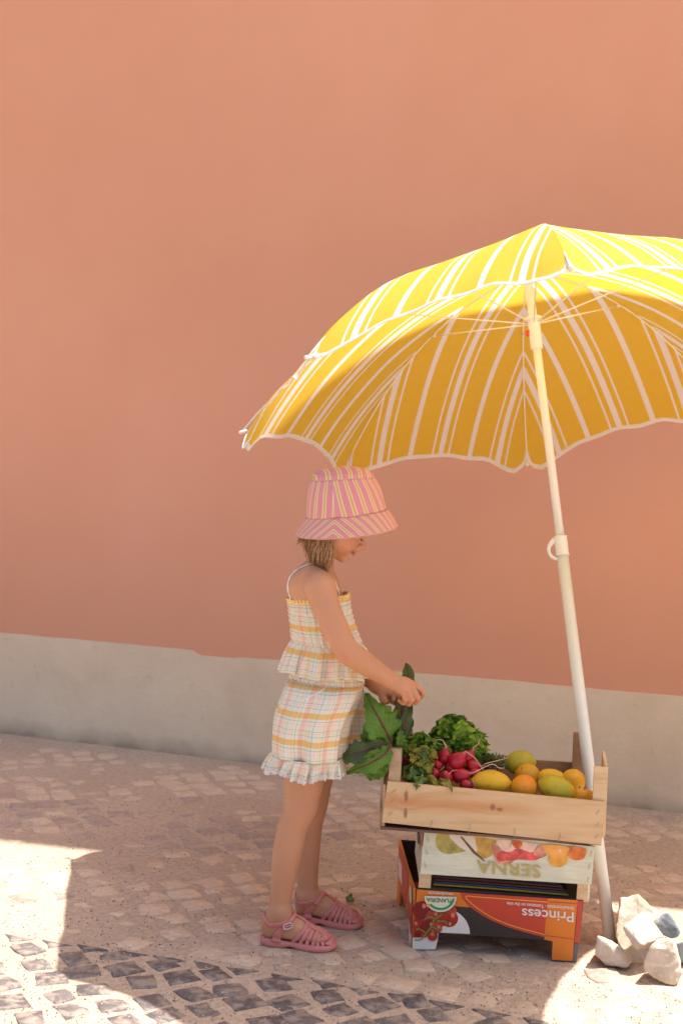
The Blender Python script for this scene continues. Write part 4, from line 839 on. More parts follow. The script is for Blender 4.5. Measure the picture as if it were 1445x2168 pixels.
# feet
SOL = .017
def footpts(Hh, Tt):
    Hh = np.array([*Hh, 0.]); Tt = np.array([*Tt, 0.]); d = unit(Tt-Hh); sd_ = np.array([-d[1], d[0], 0]); return Hh, Tt, d, sd_
FEET = [footpts((-.158, 3.372), (.024, 3.340)), footpts((-.082, 3.552), (.089, 3.500))]
for (Hh, Tt, d, sd_), an in zip(FEET, (A_(592, 1935, YN), A_(650, 1902, YF_))):
    L_ = np.linalg.norm(Tt-Hh)-.012; z0 = SOL-.004; p = lambda s_, y_, z_: Hh+d*(s_*L_+.004)+sd_*y_+np.array([0, 0, z0+z_])
    B.ell(p(.14, 0, .027), (.027, .024, .030), .01); B.cone(an, p(.20, 0, .045), .0245, .027, .015); B.cone(p(.22, 0, .045), p(.48, 0, .030), .030, .025, .015, sd_, 1.05); B.cone(p(.48, 0, .030), p(.75, .002, .018), .026, .019, .012, (0, 0, 1), 1.15)
    B.cone(p(.3, 0, .018), p(.78, .002, .014), .024, .030, .012, (0, 0, 1), 1.8)
    for k in range(5):      # toes
        y_ = -.024+.0115*k+(.003 if k == 0 else 0); s1_ = .90-.035*abs(k-(.6 if Hh[1] > 3.45 else 3.4)); B.cone(p(.76, y_*.9, .012), p(s1_, y_, .0105), .0085, .0072, .005)
    for sg in (-1, 1): B.ell(an+np.array([.0, .020*sg, .012]), (.009, .007, .010), .012)
# hips, belly, chest
def ring_c(yL, xL, xR, Y=yc): return (A_(xL, yL, Y)+A_(xR, yL, Y))/2, np.linalg.norm(A_(xL, yL, Y)-A_(xR, yL, Y))/2
tor = [(1510, 604, 745, .078), (1470, 606, 752, .080), (1430, 620, 757, .078), (1390, 626, 760, .076), (1350, 627, 753, .070), (1310, 623, 735, .070), (1270, 618, 725, .073), (1240, 613, 714, .074), (1218, 628, 706, .060)]
prev = None
for yy, xl, xr, ry in tor:
    c_, rx = ring_c(yy, xl, xr); cur = (c_, rx, ry)
    if prev is not None:
        for q in (0, .5):
            cc = prev[0]*(1-q)+c_*q; B.ell(cc, (prev[1]*(1-q)+rx*q, prev[2]*(1-q)+ry*q, .034), .022)
    prev = cur
# shoulders, neck
SN, SF = A_(676, 1242, 3.335), A_(667, 1240, 3.525)
B.cone(A_(662, 1222, 3.375), SN, .030, .037, .02); B.cone(A_(660, 1222, 3.48), SF, .030, .036, .02)
B.cone(A_(662, 1225, yc), A_(676, 1200, yc), .045, .033, .02); B.cone(A_(670, 1212, yc), A_(682, 1158, yc), .032, .0265, .008)
B.cone(A_(650, 1262, 3.385), A_(640, 1240, 3.39), .030, .030, .02)      # shoulder blade
# arms
EL, WR = A_(735, 1377, 3.300), A_(826, 1440, 3.345)
B.limb([SN, A_(692, 1290, 3.315), A_(712, 1335, 3.302), EL, A_(765, 1400, 3.312), A_(800, 1423, 3.33), WR], [.037, .0315, .0295, .0275, .0268, .0225, .0185], .010); B.ell(A_(728, 1388, 3.305), (.013, .014, .012), .015)
EF, WF_ = A_(725, 1385, 3.555), A_(796, 1452, 3.455)
B.chain([SF, A_(690, 1310, 3.55), EF], [.036, .030, .027], .010); B.chain([EF, A_(762, 1422, 3.51), WF_], [.0265, .0235, .0175], .008)
# near hand: a fist closed on the leaf, four fingers curling down
def X_(x, y, Y): return at(x, y, Y)
B.cone(WR, X_(852, 1452, 3.352), .0185, .0205, .010, (-.35, 1, -.3), 1.15); B.cone(X_(848, 1452, 3.345), X_(866, 1456, 3.358), .0195, .0170, .010); B.cone(X_(856, 1444, 3.365), X_(876, 1452, 3.37), .0120, .0105, .008)
fing = [((851, 1464, 3.340), (858, 1481, 3.338), (853, 1488, 3.352), (845, 1483, 3.362), .0072), ((862, 1461, 3.341), (871, 1482, 3.340), (866, 1490, 3.354), (857, 1487, 3.366), .0078), ((872, 1457, 3.347), (884, 1478, 3.346), (880, 1487, 3.360), (870, 1485, 3.372), .0080), ((880, 1452, 3.358), (894, 1464, 3.360), (892, 1474, 3.372), (882, 1478, 3.380), .0076)]
for a, b, c_, d_, r_ in fing: r_ *= .93; B.chain([X_(*a), X_(*b)], [r_*1.1, r_], .0022); B.chain([X_(*b), X_(*c_), X_(*d_)], [r_, r_*.95, r_*.85], .0012)
B.chain([X_(838, 1456, 3.37), X_(850, 1474, 3.385), X_(866, 1482, 3.388)], [.0100, .0085, .0072], .005)
# far hand pinching the stalks
B.cone(WF_, X_(812, 1462, 3.435), .0175, .0185, .010, (-.2, 1, 0), 1.2)
B.chain([X_(808, 1468, 3.43), X_(811, 1481, 3.425), X_(818, 1486, 3.418)], [.0098, .0085, .0072], .006)
for k, (x0, y0, x1, y1, x2, y2) in enumerate(((818, 1462, 836, 1472, 834, 1483), (818, 1466, 831, 1478, 838, 1485), (816, 1470, 826, 1482, 834, 1488), (822, 1456, 840, 1465, 842, 1477))): B.chain([X_(x0, y0, 3.43+.009*k), X_(x1, y1, 3.425+.010*k), X_(x2, y2, 3.415+.010*k)], [.0085, .0074, .0064], .003)
# head
HP = math.radians(27); hf = np.array([math.cos(HP), 0, -math.sin(HP)]); hu = np.array([math.sin(HP), 0, math.cos(HP)]); hy = np.array([0, 1., 0]); HO = A_(706, 1104, yc)
RH = np.array([hf, hy, hu]).T
def hp(x, y, z): return HO+hf*x+hy*y+hu*z
He = lambda c_, r_, k=.01, sub=False: B.ell(hp(*c_), r_, k, RH, sub)
He((.004, 0, .018), (.069, .066, .074)); He((.030, 0, -.018), (.046, .052, .056), .02); He((.028, 0, -.038), (.038, .039, .029), .016); B.cone(hp(.0645, 0, -.0620), hp(.0615, 0, -.0655), .0120, .0125, .013)
for sg in (-1, 1):
    He((.044, .028*sg, -.030), (.026, .022, .024), .014); He((.010, .046*sg, -.028), (.030, .018, .030), .02); B.cone(hp(.066, .026*sg, .016), hp(.070, .010*sg, .012), .008, .007, .012)
He((.040, 0, .034), (.041, .056, .040), .02)
for sg in (-1, 1): B.ell(hp(.080, .031*sg, -.001), (.013, .014, .010), .010, RH, True)
B.cone(hp(.075, 0, .003), hp(.0905, 0, -.0185), .0060, .0072, .009); B.ell(hp(.0955, 0, -.0185), (.0055, .0065, .0055), .006, RH)
for sg in (-1, 1):
    B.cone(hp(.083, .0075*sg, -.022), hp(.086, .0065*sg, -.021), .0050, .0048, .004); He((.0665, .029*sg, -.001), (.0115, .0135, .0115), .002)
    B.cone(hp(.074, .016*sg, .0035), hp(.074, .041*sg, .001), .0042, .0036, .004)     # lowered upper lids
He((.0790, 0, -.0315), (.008, .017, .006), .006); He((.0845, 0, -.0345), (.0048, .0125, .0040), .0025); He((.0800, 0, -.0450), (.0058, .0120, .0046), .0035)
He((.0880, 0, -.0398), (.010, .0125, .0019), .0015, True); He((.074, 0, -.0535), (.007, .010, .004), .006, True)
for sg in (-1, 1): He((-.004, .069*sg, -.008), (.013, .006, .021), .005)
V, Fb = B.nets()
# colour of the skin itself: lips, rosy cheeks, knees, knuckles
col = np.ones((len(V), 3))*np.array([.58, .285, .158])
def blush(c_, r_, tint, amt):
    d_ = np.linalg.norm((V-c_)/np.asarray(r_), axis=1) if np.ndim(r_) else np.linalg.norm(V-c_, axis=1)/r_; w = np.clip(1-d_, 0, 1)**1.0; w = w*w*(3-2*w)*amt; col[:] = col*(1-w[:, None])+np.array(tint)*w[:, None]
for c_ in (A_(650, 1708, YN-.03), A_(680, 1703, YF_-.01)): blush(c_, .034, (.56, .22, .13), .5)
for c_ in (A_(726, 1390, 3.28), A_(560, 1960, 3.37), A_(884, 1482, 3.35), A_(860, 1482, 3.33)): blush(c_, .022, (.60, .22, .14), .6)
for sg in (-1, 1): blush(hp(.055, .040*sg, -.024), .030, (.66, .24, .16), .55)
blush(hp(.098, 0, -.02), .014, (.66, .25, .17), .6)
q_ = (V-HO)@RH
lip = ((np.abs(q_[:, 1]) < .0135) & (q_[:, 0] > .0745) & (q_[:, 2] > -.0500) & (q_[:, 2] < -.0325)); w = np.clip(1-np.abs((q_[:, 2]+.0415)/.0088), 0, 1)**.5*np.clip(1.35-np.abs(q_[:, 1])/.0135, 0, 1)*lip; col = col*(1-w[:, None]*.9)+np.array([.50, .055, .06])*w[:, None]*.9
sn = np.array([ns(*(p*16)) for p in V[::1]]) if len(V) < 200000 else np.zeros(len(V)); col *= (1+.06*sn)[:, None]
t = NT('skin'); at_ = t.new('ShaderNodeVertexColor'); at_.layer_name = 'Col'; cc = t.mix(t.math('MULTIPLY', t.noise(55, 4), .22), at_.outputs[0], (.60, .33, .21)); t.color(cc); t.rough(.48); t.b.inputs['Specular IOR Level'].default_value = .4
t.b.inputs['Subsurface Weight'].default_value = .25; t.b.inputs['Subsurface Radius'].default_value = (1, .35, .2); t.b.inputs['Subsurface Scale'].default_value = .010; t.bump(t.noise(420, 3), .12, .0006); M_SKIN = t.m
bo = mesh('body', V, Fb, M_SKIN, child, True, col=col)
sm = bo.modifiers.new('smooth', 'SMOOTH'); sm.factor = .5; sm.iterations = 1
# eyes: lashes and brow on the lowered lids
M_LASH = simple('dark_lashes', (.035, .018, .012), .6); M_BROW = simple('brow_hair', (.22, .12, .06), .7)
for sg in (-1, 1):
    mb = MB()
    for k in range(9):
        q = k/8; b_ = hp(.0795-.006*abs(q-.45)*1.6, (.0185+.022*q)*sg, -.0015-.002*q); e_ = b_+hf*.0065+hy*sg*.004*q-hu*.0045; mb.tube([b_, b_*.5+e_*.5-hu*.0012, e_], [.0004, .0003, .00015], 4)
    mb.tube([hp(.0785-.006*abs(q-.45)*1.6, (.0175+.0235*q)*sg, -.0012-.002*q) for q in np.linspace(0, 1, 10)], .0007, 5); mb.build('eyelashes', M_LASH, child)
    mb = MB()
    for k in range(40):
        q = k/39; p0 = B.snap(hp(.080-.010*q, (.010+.030*q)*sg, .016-.003*(2*q-1)**2+random.uniform(-.002, .002))[None], .0003)[0]; mb.tube([p0, p0+hy*sg*.005+hf*.0006], [.0005, .0002], 3)
    mb.build('eyebrow', M_BROW, child)
# hair
M_HAIR = NT('light_brown_hair'); gi = M_HAIR.new('ShaderNodeNewGeometry'); M_HAIR.color(M_HAIR.ramp(gi.outputs['Random Per Island'], [(0, (.13, .052, .022)), (.3, (.30, .145, .055)), (.65, (.64, .38, .17)), (1, (.86, .60, .33))])); M_HAIR.rough(.38); M_HAIR = M_HAIR.m
mb = MB(); HC = A_(690, 1124, yc)
for k in range(2600):
    ph = rng.uniform(math.radians(95), math.radians(272)) if k % 3 else rng.uniform(math.radians(215), math.radians(288))      # 180 = back of head, 270 = camera side
    root = HC+np.array([.066*math.cos(ph), .066*math.sin(ph), rng.uniform(-.004, .012)]); root = B.snap(root[None], rng.uniform(.001, .006))[0]
    lay = rng.random(); side_ = max(0, -math.sin(ph)); back = max(0, -math.cos(ph))
    fr0 = max(0., math.sin(-ph)) ; drop = rng.uniform(.066, .104)*(.52+.48*fr0)
    if rng.random() < .3: drop *= rng.uniform(.5, .85)
    tip = root+np.array([(A_(668, 1190, yc)[0]-root[0])*rng.uniform(.15, .55)-.004*back+rng.normal(0, .004), rng.normal(0, .004)+.012*side_, -drop])
    o_ = unit((root-HC)*np.array([1, 1, 0])); m1 = root*.64+tip*.36+o_*rng.uniform(.004, .011); m2 = root*.28+tip*.72+o_*rng.uniform(.002, .012)+rng.normal(0, .003, 3)
    clump = np.array([ns(ph*7, 3), ns(ph*7, 9), ns(ph*9, 5)*.8])*.020; tip = tip+clump; m2 = m2+clump*.4; m1 = m1-clump*.2
    q = spline([root, m1, m2, tip], 9); d_ = B.val(q); 
    q = np.where((d_ < .0015)[:, None], B.snap(q, .0015+.003*lay), q); mb.tube(q, list(np.linspace(.00085, .00022, 9)), 3, cap=False)
for k in range(260):      # wisps blown off the nape
    ph = rng.uniform(math.radians(165), math.radians(225)); root = B.snap((HC+np.array([.066*math.cos(ph), .066*math.sin(ph), .004]))[None], .003)[0]; tip = root+np.array([rng.uniform(-.032, -.012), rng.normal(0, .008), rng.uniform(-.048, -.022)]); q = spline([root, root*.5+tip*.5+[-.002, 0, .004], tip], 8); mb.tube(q, list(np.linspace(.0007, .0002, 8)), 3, cap=False)
hair = mb.build('hair', M_HAIR, child, True)

# ---- clothing
def rings(rows, n=96, nv=30, fn=None, parity=0):
    """rows: (left px, right px, Y, half depth) from top to bottom -> smooth surface grid; fn(phi, v) gives outward push and drop"""
    PL = spline([A_(*r[0], r[2]) for r in rows], nv+1); PR = spline([A_(*r[1], r[2]) for r in rows], nv+1); RY = spline([[r[3], 0, 0] for r in rows], nv+1)[:, 0]
    P = np.zeros((nv+1, n+1, 3)); UV = np.zeros((nv+1, n+1, 2)); vv = 0
    for i in range(nv+1):
        c_ = (PL[i]+PR[i])/2; ax = (PR[i]-PL[i])/2; rx = np.linalg.norm(ax)
        if i: vv += np.linalg.norm((PL[i]+PR[i])/2-(PL[i-1]+PR[i-1])/2)
        for j in range(n+1):
            ph = 2*math.pi*j/n+math.pi/2; o_, z_ = fn(ph, i/nv) if fn else (0, 0); dr = ax*math.cos(ph)+hy*RY[i]*math.sin(ph); dr_n = unit(dr); P[i, j] = c_+dr+dr_n*o_+np.array([0, 0, z_]); UV[i, j] = (ph*(.5*(rows[0][3]+.070)+.02), vv)
    return P, UV
def plaid(name, smock=False, off=0.):
    t = NT(name); uv = t.new('ShaderNodeTexCoord').outputs['UV']; sp = t.new('ShaderNodeSeparateXYZ'); t.link(uv, sp.inputs[0]); W_ = (.80, .77, .70); wob = t.math('MULTIPLY', t.math('SUBTRACT', t.noise(18, 3, uv), .5), .004)
    u = t.math('ADD', sp.outputs[0], wob); v = t.math('ADD', t.math('ADD', sp.outputs[1], off), wob)
    PK, YL, GR, MU = (.82, .58, .49), (.84, .64, .27), (.33, .60, .47), (.80, .55, .19)
    p1, p2 = .064, .066
    a = bands(t, u, p1, [(0, W_), (.06, PK), (.26, W_), (.34, YL), (.365, W_), (.44, YL), (.46, W_), (.58, GR), (.60, W_), (.74, PK), (.755, W_), (.82, YL), (.845, W_), (.93, GR), (.95, W_)])
    b = bands(t, v, p2, [(0, W_), (.02, GR), (.04, W_), (.20, MU), (.41, W_), (.50, GR), (.52, W_), (.64, PK), (.66, W_), (.84, GR), (.86, W_), (.92, PK), (.935, W_)])
    c = t.mix(1., a, b, 'MULTIPLY'); c = t.mix(1., c, (1.44, 1.47, 1.55), 'MULTIPLY')
    c = t.mix(.10, c, (.80, .77, .72)); t.color(c); t.rough(.85); t.b.inputs['Specular IOR Level'].default_value = .15
    wv = t.noise(500, 2, uv, stretch=(1, .4, 1)); 
    if smock: s_ = t.math('SINE', t.math('MULTIPLY', sp.outputs[1], 2*math.pi/.0068)); s2 = t.math('SINE', t.math('ADD', t.math('MULTIPLY', sp.outputs[0], 2*math.pi/.0052), t.math('MULTIPLY', t.noise(60, 2, uv), 6.))); b1 = t.bump(s_, .3, .0015); t.bump(s2, .35, .001, b1)
    else: b1 = t.bump(t.noise(40, 4, uv, stretch=(1, .25, 1)), .35, .004); t.bump(wv, .1, .0004, b1)
    t.translucent(c, .18); return t.m
M_PLAID = plaid('checked_cotton'); M_SMOCK = plaid('smocked_checked_cotton', True, .018); M_PLAIDB = plaid('checked_cotton_frill', off=.03)
t = NT('white_lace'); uv = t.new('ShaderNodeTexCoord').outputs['UV']; vo = t.new('ShaderNodeTexVoronoi'); vo.inputs['Scale'].default_value = 230; t.link(uv, vo.inputs[0]); c = t.ramp(vo.outputs['Distance'], [(.18, (.42, .36, .30)), (.34, (.84, .82, .77))]); t.color(c); t.rough(.85); t.bump(vo.outputs['Distance'], .5, .001); t.translucent(c, .2); M_LACE = t.m
M_TRIM = simple('yellow_frill_trim', (.82, .62, .25), .8); M_STRAP = simple('white_strap', (.82, .78, .70), .8)
def cloth(name, P, UV, mat, parent, th=.0009):
    mb = MB(); mb.grid(P, UV); o = mb.build(name, mat, parent, True); solidify(o, th); return o
topg = empty('camisole', tuple(A_(680, 1360, yc)))
topg.parent = child; topg.matrix_parent_inverse = child.matrix_world.inverted()
# bodice
rows = [((609, 1271), (739, 1260), yc, .085), ((611, 1290), (742, 1290), yc, .086), ((614, 1322), (752, 1325), yc, .085), ((617, 1357), (768, 1368), yc, .084)]
P, UV = rings(rows, 160, 26, lambda ph, v: (.0018*math.sin(ph*34+math.sin(v*9)*1.2)*(1-.3*v)+.0016*math.sin(v*26*2.2), 0)); bodice = cloth('bodice', P, UV, M_SMOCK, topg)
P, UV = rings([((607, 1266), (738, 1255), yc, .086), ((608, 1276), (740, 1266), yc, .086)], 200, 5, lambda ph, v: (.0028*math.sin(ph*46)*(1-v), .0015*math.sin(ph*38+1)*(1-v))); cloth('neckline_frill', P, UV, M_TRIM, topg)
# peplum
def pep(ph, v): f = .0035*math.sin(ph*17+.6*math.sin(ph*3))+.0028*math.sin(ph*29+1.); return f*v**.6*2.1+.0012*math.sin(ph*60)*(1-v), .003*math.sin(ph*5+1)*v
P, UV = rings([((618, 1355), (768, 1366), yc, .082), ((609, 1378), (776, 1388), yc, .092), ((596, 1418), (778, 1432), yc, .102)], 220, 18, pep); cloth('peplum', P, UV, M_PLAID, topg)
# straps
for sY, pts in ((3.385, [(621, 1270, 3.385), (618, 1240, 3.39), (626, 1214, 3.395), (640, 1196, 3.395), (662, 1192, 3.39), (686, 1199, 3.385), (700, 1214, 3.385), (714, 1238, 3.385), (724, 1262, 3.385)]), (3.475, [(618, 1268, 3.475), (614, 1235, 3.475), (624, 1208, 3.47), (645, 1194, 3.47), (672, 1192, 3.475), (700, 1206, 3.475), (722, 1238, 3.475), (736, 1262, 3.475)])):
    q = spline([A_(*p) for p in pts], 46); q = B.snap(q, .0018); q[0:2] = q[0:2]; q = np.array([q[max(0, i-1):i+2].mean(0) for i in range(len(q))]); mb = MB(); mb.tube(q, [.0020*(1+.25*math.sin(i*1.7)) for i in range(len(q))], 6); mb.build('strap', M_STRAP, topg, True)
shg = empty('shorts', tuple(A_(670, 1520, yc))); shg.parent = child; shg.matrix_parent_inverse = child.matrix_world.inverted()
P, UV = rings([((612, 1412), (769, 1424), yc, .088), ((611, 1424), (770, 1438), yc, .089), ((612, 1434), (770, 1448), yc, .089)], 200, 10, lambda ph, v: (.0022*math.sin(ph*44)*(.5+abs(v-.5)), 0)); cloth('waistband', P, UV, M_SMOCK, shg)
def fold(seed, amp, nf):
    def f(ph, v): g = .0045*math.sin(ph*nf+seed)+.0035*math.sin(ph*(nf*1.7)+seed*2.1+v*1.5)+.006*ns(math.cos(ph)*1.6+seed, math.sin(ph)*1.6, v*1.3); return g*(.35+.85*v)*amp*1.35+.0016*math.sin(ph*38+seed)*max(0, 1-v*5), 0
    return f
near = [((616, 1430), (764, 1446), 3.420, .066), ((606, 1446), (763, 1456), 3.400, .076), ((596, 1470), (759, 1478), 3.39, .086), ((580, 1520), (738, 1528), 3.375, .090), ((577, 1560), (728, 1570), 3.368, .090), ((579, 1592), (723, 1604), 3.362, .088)]
farr = [((624, 1432), (766, 1448), 3.455, .060), ((625, 1470), (768, 1480), 3.485, .070), ((636, 1520), (768, 1530), 3.503, .070), ((645, 1560), (765, 1568), 3.512, .068), ((650, 1588), (761, 1596), 3.515, .066)]
for k, rw in enumerate((near, farr)):
    P, UV = rings(rw, 170, 40, fold(1.3+k*2, 1.0, 5)); leg = cloth('shorts_leg', P, UV, M_PLAID, shg)
    if k == 0:
        path = []
        for i in range(14):
            q = i/13; ph_ = math.radians(-88-34*q**1.7); row = 4+int(14*q); jj = ((ph_-math.pi/2) % (2*math.pi))/(2*math.pi)*170; j0 = int(jj); f_ = jj-j0; pt = P[row, j0]*(1-f_)+P[row, j0+1]*f_; path.append(pt+np.array([math.cos(ph_)*.0016, math.sin(ph_)*.0016, 0]))
        mb = MB(); mb.tube(spline(path, 30), .0013, 6); mb.build('pocket_edge', M_STRAP, leg, True)
    (l_, r_, Yq, ry) = rw[-1]
    def ruf(ph, v, k=k): g = .0036*math.sin(ph*23+k)+.0030*math.sin(ph*37+2*k+1); return g*(.25+v)*1.5, .005*math.sin(ph*5+k)*v+.004*math.sin(ph*2.0+.5)*v
    sag = 6
    P, UV = rings([((l_[0]-1, l_[1]-1), (r_[0]+1, r_[1]-1), Yq, ry+.001), ((l_[0]-7, l_[1]+12), (r_[0]-0, r_[1]+12), Yq, ry+.005), ((l_[0]-13, l_[1]+30), (r_[0]-1, r_[1]+22), Yq, ry+.008)], 260, 12, ruf); cloth('hem_frill', P, UV, M_PLAIDB, leg)
    def lac(ph, v, k=k): g = .0036*math.sin(ph*23+k)+.0030*math.sin(ph*37+2*k+1); return g*1.25*1.5, .005*math.sin(ph*5+k)+.004*math.sin(ph*2.0+.5)+v*.0022*abs(math.sin(ph*42))*-1+.0
    P, UV = rings([((l_[0]-13, l_[1]+28), (r_[0]-1, r_[1]+20), Yq, ry+.0085), ((l_[0]-16, l_[1]+38), (r_[0]-1, r_[1]+31), Yq, ry+.0095)], 420, 5, lac); cloth('lace_trim', P, UV, M_LACE, leg)
# pocket edge on the near leg
pk = [at(x, y, 3.32) for x, y in ((671, 1441), (668, 1458), (660, 1474), (648, 1486), (633, 1494))]
# ---- bucket hat
def hatmat(name, kind):
    t = NT(name); uv = t.new('ShaderNodeTexCoord').outputs['UV']; sp = t.new('ShaderNodeSeparateXYZ'); t.link(uv, sp.inputs[0]); PKH = (.80, .34, .37); YH, WH = (.78, .50, .17), (.86, .76, .66)
    c = bands(t, sp.outputs[0], .0235, [(0, PKH), (.30, WH), (.38, YH), (.62, WH), (.70, PKH)]); c = t.mix(.35, c, t.mix(t.noise(900, 2, uv, stretch=(.3, 1, 1)), (.75, .75, .78), (1.1, 1.1, 1.1)), 'MULTIPLY'); t.color(c); t.rough(.88); t.b.inputs['Specular IOR Level'].default_value = .12
    if kind == 'brim': s_ = t.math('SINE', t.math('MULTIPLY', sp.outputs[1], 2*math.pi/.0105)); t.bump(t.ramp(s_, [(.82, (1, 1, 1)), (.97, (0, 0, 0))]), .35, .0012)
    else: t.bump(t.noise(60, 4, uv), .3, .002)
    t.translucent(c, .12); return t.m
hat = empty('bucket_hat', tuple(A_(733, 1090, yc))); hat.parent = child; hat.matrix_parent_inverse = child.matrix_world.inverted()
def hrows(rows, n=128, nv=14):      # (left px, right px, half depth, near sag in m)
    PL = spline([A_(*r[0], yc) for r in rows], nv+1); PR = spline([A_(*r[1], yc) for r in rows], nv+1); Q = spline([[r[2], r[3], 0] for r in rows], nv+1); P = np.zeros((nv+1, n+1, 3)); s_ = np.zeros((nv+1, n+1, 2)); acc = 0
    for i in range(nv+1):
        c_ = (PL[i]+PR[i])/2; ax = (PR[i]-PL[i])/2
        if i: acc += np.linalg.norm(PL[i]-PL[i-1])
        for j in range(n+1):
            ph = 2*math.pi*j/n+math.pi/2; P[i, j] = c_+ax*math.cos(ph)+hy*Q[i, 0]*math.sin(ph)+np.array([0, 0, -Q[i, 1]*abs(math.sin(ph))]); s_[i, j] = (ph, acc)
            P[i, j] += unit(ax*math.cos(ph)+hy*Q[i, 0]*math.sin(ph))*.0018*ns(math.cos(ph)*2.2, math.sin(ph)*2.2, i*.12)
    return P, s_
SEAM = -math.pi/2-.28
def seam_d(ph):      # signed angle from the nearer of two seams (camera side, far side)
    d_ = (ph-SEAM+math.pi) % (2*math.pi)-math.pi
    return d_ if abs(d_) < math.pi/2 else (d_-math.pi if d_ > 0 else d_+math.pi)
for nm, rows, kind in (('brim', [((648, 1095), (819, 1078), .090, .006), ((637, 1113), (831, 1095), .102, .009), ((625, 1131), (842, 1112), .113, .013)], 'brim'),
                       ('side_band', [((657, 1018), (792, 1011), .072, .000), ((651, 1050), (806, 1038), .082, .003), ((648, 1095), (818, 1077), .090, .006)], 'band')):
    P, s_ = hrows(rows); UV = s_*0
    for i in range(P.shape[0]):
        for j in range(P.shape[1]):
            d_ = seam_d(s_[i, j, 0]); dd = (s_[i, j, 0]-SEAM+math.pi) % (2*math.pi)-math.pi; UV[i, j] = ((abs(dd)*.098-.004-1.05*math.cos(dd)*s_[i, j, 1]) if kind == 'brim' else (.5+d_*.082+(-.16 if d_ > 0 else .08)*s_[i, j, 1]*(1)), s_[i, j, 1])
    o = cloth(nm, P, UV, hatmat('hat_'+nm, kind), hat, .0022)
    mb = MB(); mb.tube(P[-1 if kind == 'brim' else 0]+[0, 0, 0], .0014, 6, cap=False); mb.build('seam_edge', simple('hat_edge_'+nm, (.66, .36, .30), .85), o, True)
P, s_ = hrows([((657, 1018), (792, 1011), .072, .000), ((661, 1008), (787, 1002), .068, .0), ((672, 998), (774, 994), .056, 0), ((690, 992), (757, 989.5), .036, 0), ((712, 989), (738, 988), .012, 0), ((723, 988.3), (726, 988), .001, 0)], 96, 26)
UV = np.stack([(P[..., 0]*.92+P[..., 1]*.25), P[..., 1]], -1); cloth('crown', P, UV, hatmat('hat_crown', 'crown'), hat, .0022)
# ---- jelly sandals
M_JELLY = simple('pink_rubber', (.66, .225, .20), .38, .05, 20, .05, 200, spec=.4, sss=.15); M_BUCKLE = simple('pale_lilac_buckle', (.68, .52, .56), .35)
def ribbon(mb, Q, w, th, up):
    """flat strap along Q: width w, thickness th, its face towards up (per point)"""
    Q = np.asarray(Q, float); T_ = np.gradient(Q, axis=0); V_ = []; n = len(Q); w = np.broadcast_to(w, (n,))
    for i in range(n):
        t_ = unit(T_[i]); s_ = unit(np.cross(t_, up[i])); u_ = unit(np.cross(s_, t_)); h_ = w[i]/2; e = th*.5
        for a, b in ((-1, 0), (-.8, 1), (.8, 1), (1, 0), (.8, -1), (-.8, -1)): V_.append(Q[i]+s_*h_*a+u_*e*b)
    Fc = [[i*6+k, i*6+(k+1) % 6, (i+1)*6+(k+1) % 6, (i+1)*6+k] for i in range(n-1) for k in range(6)]+[[0, 1, 2, 3, 4, 5][::-1], [(n-1)*6+k for k in range(6)]]; mb.add(V_, Fc)
def surf(P_, off=.0016): Q = B.snap(np.asarray(P_, float), off); return Q, B.grad(Q)
